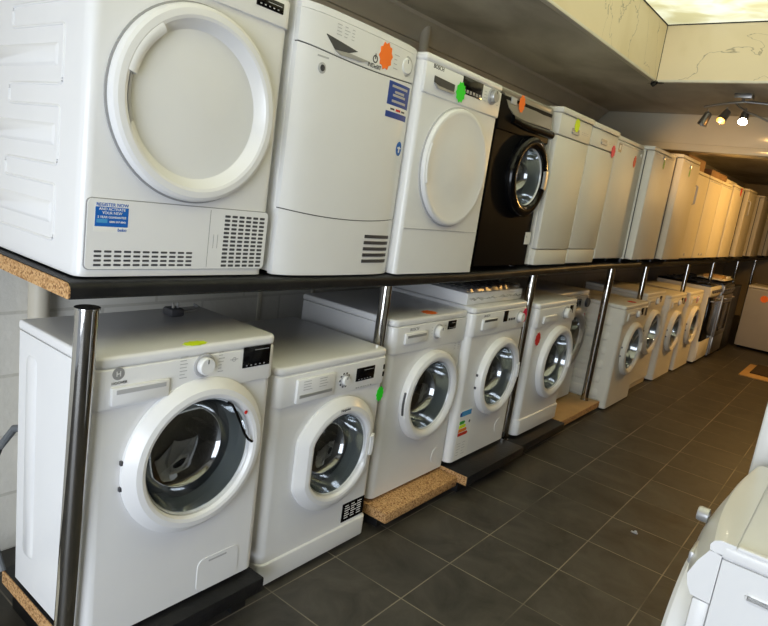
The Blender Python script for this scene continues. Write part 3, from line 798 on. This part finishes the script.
# ================================================================== LOWER ROW
# --- L1
w, h, d = .597, .848, .42
y0 = -.003; yc = y0 + w / 2; X, Z = .094, .1375
r, p = washer('nearest white washing machine with yellow sticker and round maker logo', (X, yc, Z), w, h, d, (.320 - yc, .648 - Z), .239, .182,
              'white', handle=None, door_kw=dict(hinge='left', flat=True), bars=[(-.37, -.305, .13, .76)], fz=(.708, .815))
p.build('control_panel', r)
sy = lambda y: y - yc
door = [c for c in r.children if c.name.startswith('door') and not c.name.startswith('door_')][0]
cy, cz = .320 - yc, .648 - Z
b = MB().m('black')
b.tube([(xx, cy + yy, cz + zz) for xx, yy, zz in ((.041, .070, .160), (.043, .085, .150), (.043, .103, .122), (.043, .122, .085), (.043, .142, .045), (.041, .160, .022), (.037, .178, .008), (.027, .207, .0))], .0042, 8)
b.build('handle_slot', door)
b = MB().m('red').lathe([(.006, 0), (.006, .001), (.0005, .001)], cy + .140, cz + .115, .0423, n=16); b.build('red_dot', door)
b = MB().m('grey').lathe([(.0165, 0), (.0165, .0012), (.0005, .0012)], sy(.060), .802, .0075, n=28); lg = b.build('round_logo', r)
text('lettering', 'H', .020, 'paper', lg, .0090, sy(.060), .795, 'CENTER')
text('lettering', 'HOOVER', .0105, 'dgrey', r, .0085, sy(.042), .774)
drawer_front(r, sy(.040), sy(.205), .718, .768, 'white', 'lgrey', gripz=.75)
knob(r, sy(.319), .787, .026, .020, 'white2')
prints(MB(), sy(.235), sy(.275), .755, .825, 7, 1).build('printed_legend', r); prints(MB(), sy(.365), sy(.395), .755, .825, 7, 1).build('printed_legend', r)
b = MB().m('lgrey').lathe([(.007, 0), (.007, .0006), (.005, .0006), (.005, 0)], sy(.425), .79, .0082, n=16); b.box(.0082, .0086, sy(.41), sy(.44), .789, .791); b.build('care_symbol', r)
display(r, sy(.458), sy(.565), .756, .822)
sticker(r, 'yellow', sy(.298), h + .0006, .040, -.014, flat=True, sy=.5)
b = MB().m('white'); b.plate(rrect(sy(.36), sy(.52), -.03 + .05, .135, .025), -.002, .0025); b.m('lgrey').plate(rrect(sy(.40), sy(.47), .118, .124, .003), .0018, .0032); b.build('filter_flap', r)
# mains plug lying on top with its lead
b = MB().m('dgrey'); b.box(-.345, -.290, sy(.40), sy(.45), h, h + .028, .008)
b.m('silver')
for q in (0, .018): b.box(-.310, -.304, sy(.412) + q, sy(.418) + q, h + .028, h + .045)
b.m('lgrey').tube([(-.32, sy(.45), h + .010), (-.33, sy(.49), h + .008), (-.34, sy(.53), h + .008), (-.37, sy(.56), h + .007), (-.412, sy(.57), h + .006)], .0042, 8)
b.build('mains_plug', r)

b = MB().m('hose').tube([(-.42, -.03, .02), (-.50, -.035, .12), (-.535, -.03, .25), (-.535, .0, .38), (-.50, .03, .45), (-.43, .06, .47)], .012, 10)
hz = tag(b.build('drain_hose', r), '', '');
for k in ('label', 'category'): del hz[k]
hz.location = (-.02, -w / 2 + .0, .02)
# board under L1
def board(name, label, x0, x1, y0, y1, z0, z1, edge=.036, top='blacklam', front='blacklam', side='chip', blocks=True, cat='board', grp='worktop offcuts under the lower row'):
    t = thing(name, label, cat, ((x0 + x1) / 2, (y0 + y1) / 2, 0), group=grp)
    a, c = (x1 - x0) / 2, (y1 - y0) / 2
    b = MB().m(top); b.box(-a, a, -c, c, z0, z1, .004, 2); b.build('worktop', t)
    b = MB().m(side); b.box(-a + .003, a - .004, -c - .0016, -c + .003, z0 + .002, z1 - .002); b.build('cut_edge', t)
    if front != top: b = MB().m(front); b.box(a - .003, a + .0016, -c + .003, c - .003, z0 + .002, z1 - .002); b.build('front_edge', t)
    for yy in (-c + .05, c - .05):
        b = MB().m('blackm'); b.box(-a + .03, a - .06, yy - .03, yy + .03, 0, z0); b.build('bearer', t)
    return t
board('worktop_offcut', 'black worktop offcut raised under the nearest washing machine', -.42, .150, -.004, .60, .085, .137)
b = MB().m('wellcap'); b.box(-.45, -.12, -.42, -.115, 0, .09, .004); tag(b.build('painted_board'), 'cream painted block on the floor by the nearest post', 'board')

# --- L2
w, h, d = .595, .85, .56
y0 = .652; yc = y0 + w / 2; X, Z = .058, 0
r, p = washer('white washing machine with black rating label, standing directly on the floor', (X, yc, Z), w, h, d, (.985 - yc, .460), .231, .168,
              'white', handle=(0, 13), hmat='white', clip=.212, kick=.105, fz=(.705, .817), door_kw=dict(hinge=None, flat=True), lid=.03)
p.build('control_panel', r)
sy = lambda y: y - yc
drawer_front(r, sy(.735), sy(.925), .712, .800, 'white', 'silver', gripz=.28)
b = MB(); prints(b, sy(.755), sy(.83), .755, .795, 4, 1, x=.0185); b.build('printed_legend', r)
b = MB(); prints(b, sy(.835), sy(.91), .755, .795, 4, 1, x=.0185); b.build('printed_legend', r)
b = MB(); prints(b, sy(1.06), sy(1.16), .708, .716, 1, 7, x=.0082, mt='grey', th=.004); b.build('button_row', r)
b = MB().m('dgrey')
for i in range(10):
    a = 2 * pi * i / 10; b.lathe([(.005, 0), (.005, .001), (.0005, .001)], sy(.990) + .026 * cos(a), .757 + .026 * sin(a), .008, n=8)
b.build('dial_marks', r)
knob(r, sy(.990), .757, .018, .014, 'white2', ring=True)
display(r, sy(1.055), sy(1.165), .738, .792)
b = MB().m('black'); b.box(-.001, .0085, w / 2 - .026, w / 2 - .016, .735, .755); b.box(-.001, .0085, w / 2 - .026, w / 2 - .016, .765, .785); b.build('side_buttons', r)
text('lettering', 'Hotpoint', .014, 'dgrey', r, .0425, .985 - yc - .005, .646, 'CENTER')
sticker(r, 'green', sy(1.232), .655, .034, .0005, .7)
b = MB().m('black').plate(rrect(sy(1.088), sy(1.225), .118, .200, .002), 0, .0016)
prints(b, sy(1.10), sy(1.215), .128, .192, 6, 3, x=.0017, mt='paper', frac=.7, th=.004)
o = b.build('rating_label', r); o['label'] = 'black rating label with white print'

# --- L3
w, h, d = .597, .848, .55
y0 = 1.335; yc = y0 + w / 2; X, Z = .010, .098
r, p = washer('white washing machine on the bare chipboard offcut with orange sticker on top', (X, yc, Z), w, h, d, (1.668 - yc, .557 - Z), .219, .170,
              'white', handle=None, fz=(.695, .816), bars=None, door_kw=dict(hinge=None))
p.build('control_panel', r)
door = [c for c in r.children if c.name.startswith('door') and not c.name.startswith('door_')][0]
cy, cz = 1.668 - yc, .557 - Z
b = MB().m('dgrey').tube([(.026, cy + (.222) * cos(RAD(a)), cz + .222 * sin(RAD(a))) for a in (166, 173, 180, 187, 194)], .005, 8); b.build('hinge', door)
drawer_front(r, -.225, -.06, .735, .785, 'white2', 'grey', gripz=.7)
knob(r, .035, .770, .027, .026, 'white2')
display(r, .115, .185, .770, .812)
text('lettering', 'BOSCH', .020, 'grey', r, .0085, -.19, .792)
for pa_, pb_ in ((-.02, -.005), (.085, .105)): prints(MB(), pa_, pb_, .74, .80, 4, 1).build('printed_legend', r)
b = MB(); prints(b, .21, .28, .655, .69, 4, 2, x=.0002); b.build('care_print', r)
sticker(r, 'orange', .02, h + .0006, .045, -.045, flat=True)
b = MB().m('white').lathe([(.045, 0), (.045, .002), (.0005, .002)], .21, .10, 0, n=32); b.build('filter_flap', r)
board('chipboard_offcut', 'bare chipboard offcut under the washing machine with the orange sticker', -.50, .115, 1.330, 1.915, .048, .0965, top='chip', front='chip')

# --- L4
y0 = 1.935; yc = y0 + w / 2; X, Z = .040, .116
r, p = washer('white washing machine with energy label and pink sticker, carrying a wrapped slab', (X, yc, Z), w, h, d, (2.285 - yc, .562 - Z), .217, .170,
              'white', handle=(4, 12), fz=(.700, .816), door_kw=dict(hinge='left'))
p.build('control_panel', r)
drawer_front(r, -.215, -.06, .728, .785, 'white2', 'dgrey', gripz=.85)
display(r, .015, .062, .752, .812, lines=False)
knob(r, .205, .765, .026, .024)
b = MB().m('dgrey')
for i in range(3): b.box(.008, .0105, .075 + i * .028, .095 + i * .028, .755, .767, .002)
b.build('buttons', r)
text('lettering', 'BOSCH', .018, 'grey', r, .0085, -.20, .795)
sticker(r, 'pink', .265, .770, .042, .0085, .7)
b = MB().m('paper').plate(rrect(-.265, -.13, .02, .30, .003), 0, .001)
b.m('energyb').plate(rrect(-.25, -.15, .265, .293, .001), .0008, .0015); b.m('navy').plate(rrect(-.262, -.245, .268, .288, .001), .0008, .0018)
for i, c in enumerate(('energyg', 'yellow', 'energyo', 'energyr')): b.m(c).plate([(-.255, .24 - i * .022), (-.255, .222 - i * .022), (-.21 + i * .014, .222 - i * .022), (-.20 + i * .014, .231 - i * .022), (-.21 + i * .014, .24 - i * .022)], .0008, .0015)
b.m('dgrey').lathe([(.008, 0), (.008, .0016), (.0005, .0016)], -.155, .225, 0, n=14)
prints(b, -.25, -.15, .04, .12, 5, 2, x=.001, mt='lgrey')
o = b.build('energy_label', r); o['label'] = 'white energy rating label with coloured arrows'
b = MB().m('white').lathe([(.045, 0), (.045, .002), (.0005, .002)], .20, .12, 0, n=32); b.build('filter_flap', r)
board('worktop_offcut', 'black worktop offcut with raw end under the machine with the energy label', -.46, .168, 1.925, 2.560, .062, .1145)
# wrapped slab on L4
zt = .116 + .848
t = thing('wrapped_slab', 'flat white slab half covered in crumpled clear plastic on a washing machine', 'slab', (-.235, 2.24, zt + .0005))
MB().m('white').box(-.27, .225, -.30, .30, 0, .062, .006).build('slab', t)
b = MB().m('wrap'); random.seed(5)
nx, ny = 26, 34
G = [[b.bm.verts.new((-.265 + .505 * i / nx, -.285 + .59 * j / ny, .066 + random.uniform(0, .016) + (.006 if (i + j) % 3 == 0 else 0) - (.0 if i < nx - 1 else .045))) for j in range(ny + 1)] for i in range(nx + 1)]
for i in range(nx):
    for j in range(ny): b.bm.faces.new((G[i][j], G[i + 1][j], G[i + 1][j + 1], G[i][j + 1]))
o = b.build('plastic_wrap', t, angle=15)

# --- L5
y0 = 2.665; yc = y0 + w / 2; X, Z = .050, .094
r, p = washer('white washing machine with red sticker by its door on a black offcut', (X, yc, Z), .594, .845, .55, (3.03 - yc, .540 - Z), .236, .184,
              'white', handle=(-4, 13), kick=.12, fz=(.700, .812), door_kw=dict(hinge=None))
p.build('control_panel', r)
drawer_front(r, -.22, -.03, .722, .765, 'white', 'white2', gripz=.8)
knob(r, .115, .765, .032, .028)
display(r, .170, .225, .755, .808, lines=False)
b = MB(); prints(b, .045, .07, .735, .80, 5, 1); b.build('printed_legend', r)
sticker(r, 'red', -.225, .625, .044, .0005, .8)
board('worktop_offcut', 'black worktop offcut under the machine with the red sticker by its door', -.50, .130, 2.565, 3.262, .042, .0925)
# --- L6 behind, set back, silver door
y0 = 3.35; w6 = .58; yc = y0 + w6 / 2; X, Z = -.115, .0845
r, p = washer('set-back washing machine with silver door, half hidden behind the chrome post', (X, yc, Z), w6, .845, .50, (.02, .50), .235, .165,
              'white', doorm='silver', fasc='silver', handle=(0, 16), fz=(.68, .812), door_kw=dict(hinge=None))
p.build('control_panel', r)
knob(r, .23, .755, .035, .02, 'dgrey'); drawer_front(r, -.25, -.08, .71, .79, 'silver', 'dgrey'); display(r, .0, .12, .73, .79)
sticker(r, 'red', .235, .64, .034, .0085, .6)
board('wooden_offcut', 'brown wood-topped offcut lying at the foot of the chrome post', -.62, .092, 3.30, 4.035, .036, .0835, top='tan', front='chip')

# --- L7 .. L10
def simple_washer(label, y0, X, Z, R=.2, Rg=.162, kick=None, bars=None, hinge='left', dots=2, col='ivory', back=0., disp=True, h=.845):
    yc = y0 + .2985
    r, p = washer(label, (X, yc, Z), .597, h, .54, (.02, .475), R, Rg, col, handle=(0, 12), bars=bars, kick=kick, fz=(.70, .812), door_kw=dict(hinge=hinge), group='cream washing machines on the floor at the far end')
    p.build('control_panel', r)
    drawer_front(r, -.23, -.08, .725, .785, col, 'lgrey', gripz=.7)
    knob(r, .02, .765, .026, .022)
    if disp: display(r, .10, .165, .745, .805, lines=False)
    return r
BZ = [(-.46, -.075, .09 + i * .115, .09 + i * .115 + .07) for i in range(6)]
r = simple_washer('cream washing machine with ribbed side panel and red sticker lying on top', 4.085, .122, 0, .218, .170, bars=BZ)
b = MB().m('dgrey'); b.box(.008, .0105, .215, .265, .735, .800, .002); b.build('buttons', r)
sticker(r, 'red', .03, .8456, .045, -.06, flat=True)
r = simple_washer('raised cream washing machine second after the ribbed side panel', 4.825, .058, .045, .205, .162)
b = MB().m('cream'); b.box(-.50, .04, 4.84, 5.41, 0, .044, .004); tag(b.build('plinth_block'), 'pale plinth block beneath the raised cream washing machine', 'plinth')
r = simple_washer('cream washing machine third after the ribbed side panel, dark buttons right', 5.465, .100, 0, .205, .162)
b = MB().m('dgrey'); b.box(.008, .0105, .20, .245, .735, .800, .002); b.build('buttons', r); sticker(r, 'red', .268, .775, .022, .0085, .6)
r = simple_washer('farthest washing machine with red print on its control panel', 6.148, .118, 0, .205, .162, disp=False)
b = MB().m('paper'); b.plate(rrect(-.245, .23, .705, .808, .006), .004, .0086); b.build('panel_overlay', r)
text('lettering', '3', .10, 'red', r, .0190, -.02, .725, 'CENTER'); b = MB().m('red'); b.box(.0086, .0095, -.14, -.10, .735, .79); b.box(.0086, .0095, .07, .10, .735, .79); b.box(.0086, .0095, -.10, -.07, .735, .75); b.build('red_print', r)

# --- cookers
def cooker(label, y0, w, X, body, doorm, h=.90, hobstuff=False):
    yc = y0 + w / 2; d = .56
    r = thing('freestanding_cooker', label, 'cooker', (X, yc, 0))
    b = MB().m(body); shell(b, w, h - .02, d, .006, .03); b.build('cabinet', r)
    MB().m('black').box(-d, .0, -w / 2, w / 2, h - .019, h, .004).build('hob', r)
    cp = MB().m(body).box(-.01, .014, -w / 2 + .002, w / 2 - .002, h - .12, h - .022, .005).build('control_panel', r)
    for i in range(5): knob(r, -w / 2 + .07 + i * (w - .14) / 4, h - .07, .017, .022, 'dgrey', x=.014, ring=False, name='control_knob')
    dr = MB().m(doorm).box(-.01, .022, -w / 2 + .012, w / 2 - .012, .27, h - .135, .006).build('oven_door', r)
    b = MB().m('steel'); zz = h - .175
    b.tube([(.02, -w / 2 + .06, zz), (.048, -w / 2 + .06, zz), (.048, w / 2 - .06, zz), (.02, w / 2 - .06, zz)], .008, 10); b.build('door_handle', dr)
    MB().m('black').box(.0215, .0235, -w / 2 + .08, w / 2 - .08, .33, h - .23, .001).build('oven_window', dr)
    MB().m(body).box(-.01, .018, -w / 2 + .012, w / 2 - .012, .05, .262, .005).build('storage_drawer', r)
    for i in range(4):
        yy = (-1 if i % 2 else 1) * w * .24; xx = -.16 if i < 2 else -.40
        pass
        b = MB().m('blackm'); b.tube([(xx, yy, h), (xx, yy, h + .012)], .055, 18); b.box(xx - .10, xx + .10, yy - .006, yy + .006, h + .012, h + .022); b.box(xx - .006, xx + .006, yy - .10, yy + .10, h + .012, h + .022); b.build('burner', r)
    legs(r, w, d, .032)
    return r
r = cooker('white cooker with black oven door past the farthest washing machine', 6.80, .54, .165, 'ivory', 'black')
r = cooker('stainless steel cooker beside the grey appliance at the far end', 7.43, .60, .185, 'steel', 'steel')
b = MB().m('cream'); random.seed(11)
b.box(-.20, .10, -.26, .26, 0, .018, .004); b.m('tan').box(-.15, .06, -.20, .1, .018, .045, .006); b.m('paper').box(-.1, .08, .05, .24, .018, .04, .004)
tag(b.build('stacked_trays', None, (.07, 7.72, .9225)), 'pale tray of parts lying on the stainless cooker hob', 'tray')
# added black block that paints shade in the gap, and grey freezer facing us
r = fridge('grey-white freezer standing across the far end with an orange sticker', 8.75, .60, 0, .85, 'greyfr', Z=0, top='ivory', rz=-pi / 2, xy=(.24 + .31, 8.74, 0), grp='appliances on the floor at the far end', cat='freezer', st=('orange', -.085, .70, .05, 1.))
b = MB().m('blackm'); b.box(-.45, .19, 8.08, 8.62, 0, .84, .006); r2 = b.build('gap_shade_block'); tag(r2, 'added black shade block in the gap between the stainless cooker and grey freezer', 'cabinet')
# doormat on its board
b = MB().m('tan'); b.box(-.34, .34, -.38, .40, 0, .014, .003); tag(b.build('floor_board', None, (.955, 7.28, 0), ), 'tan board lying on the tiles in the far aisle', 'board')
b = MB().m('matting'); b.box(-.30, .30, -.30, .30, 0, .012, .004); tag(b.build('doormat', None, (.99, 7.40, .0145)), 'dark doormat on the tan board in the far aisle', 'mat')

# small crumb of litter on the floor
b = MB().m('lgrey'); t_ = bmesh.new(); bmesh.ops.create_icosphere(t_, subdivisions=1, radius=.009); b.merge(t_, Matrix.Translation((0, 0, .006)))
b.box(-.02, .012, -.006, .004, 0, .004); tag(b.build('paper_scrap', None, (.905, 3.165 - .83, 0)), 'small pale scrap of litter on the floor tiles', 'litter')

# ================================================================== RIGHT SIDE
w, h, d = .60, .85, .56
yc = 1.005; X = 1.375
r, p = washer('white washing machine at bottom right, seen from behind its control knob', (X, yc, 0), w, h, d, (0, .455), .225, .16, 'white', rz=pi, lid=.035, handle=(0, 15),
              bars=[(-.50, -.095, .745 - i * .085, .770 - i * .085) for i in range(7)], fz=(.60, .61), door_kw=dict(proud=.058), cx=-.04)
p.bm.free()
# front moulding and bowed control panel, leaning forward
def bowed(b, prof, k0, pos, n=20):
    cols = []
    for i in range(n + 1):
        y = -w / 2 + w * i / n; k = k0 * (1 - (2 * y / w) ** 2)
        cols.append([b.bm.verts.new((px + (k if px > pos else 0), y, pz)) for px, pz in prof])
    fs = [b.bm.faces.new(cols[0]), b.bm.faces.new(cols[-1])]
    for a, c in zip(cols, cols[1:]):
        for q in range(len(prof)): fs.append(b.bm.faces.new((a[q], c[q], c[(q + 1) % len(prof)], a[(q + 1) % len(prof)])))
    b._tag(fs); return b
bowed(MB().m('white'), [(-.039, .824), (-.014, .824), (.004, .79), (.017, .752), (.012, .728), (.001, .708), (-.039, .706)], .022, -.03).build('control_panel', r, angle=40)
bowed(MB().m('white'), [(-.060, .818), (-.060, .855), (-.030, .855), (-.018, .849), (-.012, .838), (-.014, .826)], .020, -.04).build('top_front_edge', r)
MB().m('white').box(-.039, -.006, -w / 2, w / 2, .02, .155, .005).build('kick_panel', r)
for sgn in (-1, 1): MB().m('white').box(-.039, -.004, sgn * w / 2, sgn * (w / 2 - .065), .158, .704, .005).build('front_moulding', r)
for sgn in (-1, 1): MB().m('white').box(-d + .02, -.062, sgn * (w / 2 + .001), sgn * (w / 2 - .016), h - .004, h + .006, .004).build('top_rim', r)
knob(r, .03, .785, .019, .026, 'silver', x=.034, ring=False)
b = MB().m('silver'); b.box(.020, .032, .15, .23, .740, .770, .004); b.build('display_frame', r)
b = MB(); b.m('dgrey').box(.0305, .033, .16, .22, .747, .763); b.build('display', r)
r2 = fridge('tall white appliance at the right edge beyond the near washing machine', 1.36, .60, 1.40, 1.25, 'white', Z=0, rz=pi, xy=(1.368, 1.675, 0), grp=None, handle=None)
if 'group' in r2: del r2['group']

# ================================================================== TRACK LIGHT
LX, LY = .585, 4.06
t = thing('track_light', 'brushed metal ceiling track light with four spot heads', 'light', (LX, LY, CE))
b = MB().m('steel'); b.box(-.055, .055, -.04, .04, -.032, 0, .006); b.build('ceiling_plate', t)
b = MB().m('steel'); b.tube([(-.235, .02, -.085), (-.10, .0, -.062), (.02, -.01, -.050), (.14, .0, -.058), (.30, .03, -.10)], .008, 10); b.tube([(0, 0, -.03), (0, -.005, -.052)], .010, 10); b.build('bar', t)
b = MB().m('steel'); b.tube([(-.045, .0, -.055), (-.01, -.01, -.085), (.04, -.02, -.115), (.10, -.02, -.135), (.25, .0, -.20)], .006, 8); b.build('curved_arm', t)
def head(px, pz, dirv, bulb):
    hd = MB().m('steel'); p0 = Vector((px, .0, pz)); dv = Vector(dirv).normalized()
    hd.tube([p0 + Vector((0, 0, .045)), p0], .006, 8)
    ring = []
    q = dv.to_track_quat('Z', 'Y').to_matrix().to_4x4()
    tb = bmesh.new()
    prof = [(.012, -.03), (.024, -.02), (.028, .03), (.033, .06), (.030, .06), (.025, .03), (.018, .02)]
    cs = []
    for i in range(20):
        a = 2 * pi * i / 20; cs.append([tb.verts.new((rr * cos(a), rr * sin(a), z)) for rr, z in prof])
    for i in range(20):
        for k in range(len(prof) - 1): tb.faces.new((cs[i][k], cs[(i + 1) % 20][k], cs[(i + 1) % 20][k + 1], cs[i][k + 1]))
    hd.merge(tb, Matrix.Translation(p0) @ q); ho = hd.build('spot_head', t)
    bb = MB().m(bulb if bulb else 'lgrey'); tb = bmesh.new(); bmesh.ops.create_uvsphere(tb, u_segments=14, v_segments=8, radius=.021); bb.merge(tb, Matrix.Translation(p0 + dv * .048)); bo = bb.build('bulb', ho)
    return p0 + dv * .075
head(-.200, -.150, (-.3, -.15, -1), None)
pa = head(-.085, -.130, (-.25, -.5, -.75), 'bulbo')
pb = head(.030, -.135, (.05, -.6, -.7), 'bulb')
head(.26, -.16, (.6, .3, -.7), None)

# ================================================================== LIGHTS
def lamp(kind, name, loc, energy, col, rot=None, look=None, **kw):
    l = bpy.data.lights.new(name, kind); l.energy = energy; l.color = col
    for k, v in kw.items(): setattr(l, k, v)
    o = bpy.data.objects.new(name, l); COL.objects.link(o); o.location = loc
    if look is not None: o.rotation_euler = (Vector(look) - Vector(loc)).to_track_quat('-Z', 'Y').to_euler()
    return o
# daylight through the open shop front, behind the camera
lamp('AREA', 'shopfront_daylight', (1.55, -2.5, 1.02), 88, (.83, .90, 1.), look=(.2, 1.2, .6), shape='RECTANGLE', size=1.7, size_y=1.9)
# daylight above the roof light sheet
lamp('AREA', 'sky_over_rooflight', (.94, 1.2, 3.6), 86, (.80, .87, 1.), look=(.94, 1.2, 0), shape='RECTANGLE', size=1.7, size_y=5.0)
# spots of the track light
P0 = Vector((LX, LY, CE))
lamp('SPOT', 'amber_spot', P0 + pa, 24, (1., .55, .17), look=(.05, 6.9, 1.5), spot_size=RAD(70), spot_blend=.6, shadow_soft_size=.03)
lamp('SPOT', 'white_spot', P0 + pb, 6, (1., .80, .55), look=(.55, 6.2, 1.3), spot_size=RAD(110), spot_blend=.7, shadow_soft_size=.03)
lamp('POINT', 'back_room_lamp', (1.25, 6.6, 1.98), 72, (1., .57, .17), shadow_soft_size=.12)

w_ = bpy.data.worlds.new('daylight'); S.world = w_; w_.use_nodes = True
bg = w_.node_tree.nodes['Background']; bg.inputs[0].default_value = (.80, .88, 1., 1); bg.inputs[1].default_value = .6

# ================================================================== CAMERA
cam = bpy.data.cameras.new('camera'); co = bpy.data.objects.new('camera', cam); COL.objects.link(co)
yaw, pitch, roll, f = 2.2206, -.2013, .1375, 627.911
F = Vector((cos(pitch) * cos(yaw), cos(pitch) * sin(yaw), sin(pitch))); R_ = Vector((sin(yaw), -cos(yaw), 0)); U = R_.cross(F)
R2 = cos(roll) * R_ + sin(roll) * U; U2 = -sin(roll) * R_ + cos(roll) * U
m = Matrix((R2, U2, -F)).transposed().to_4x4(); m.translation = (1.5325, -.7539, 1.4988)
co.matrix_world = m
cam.sensor_fit = 'HORIZONTAL'; cam.sensor_width = 36; cam.lens = 36 * f / 768; cam.clip_start = .05
S.camera = co
S.view_settings.view_transform = 'Standard'; S.view_settings.look = 'None'; S.view_settings.gamma = 1; S.view_settings.exposure = -.02
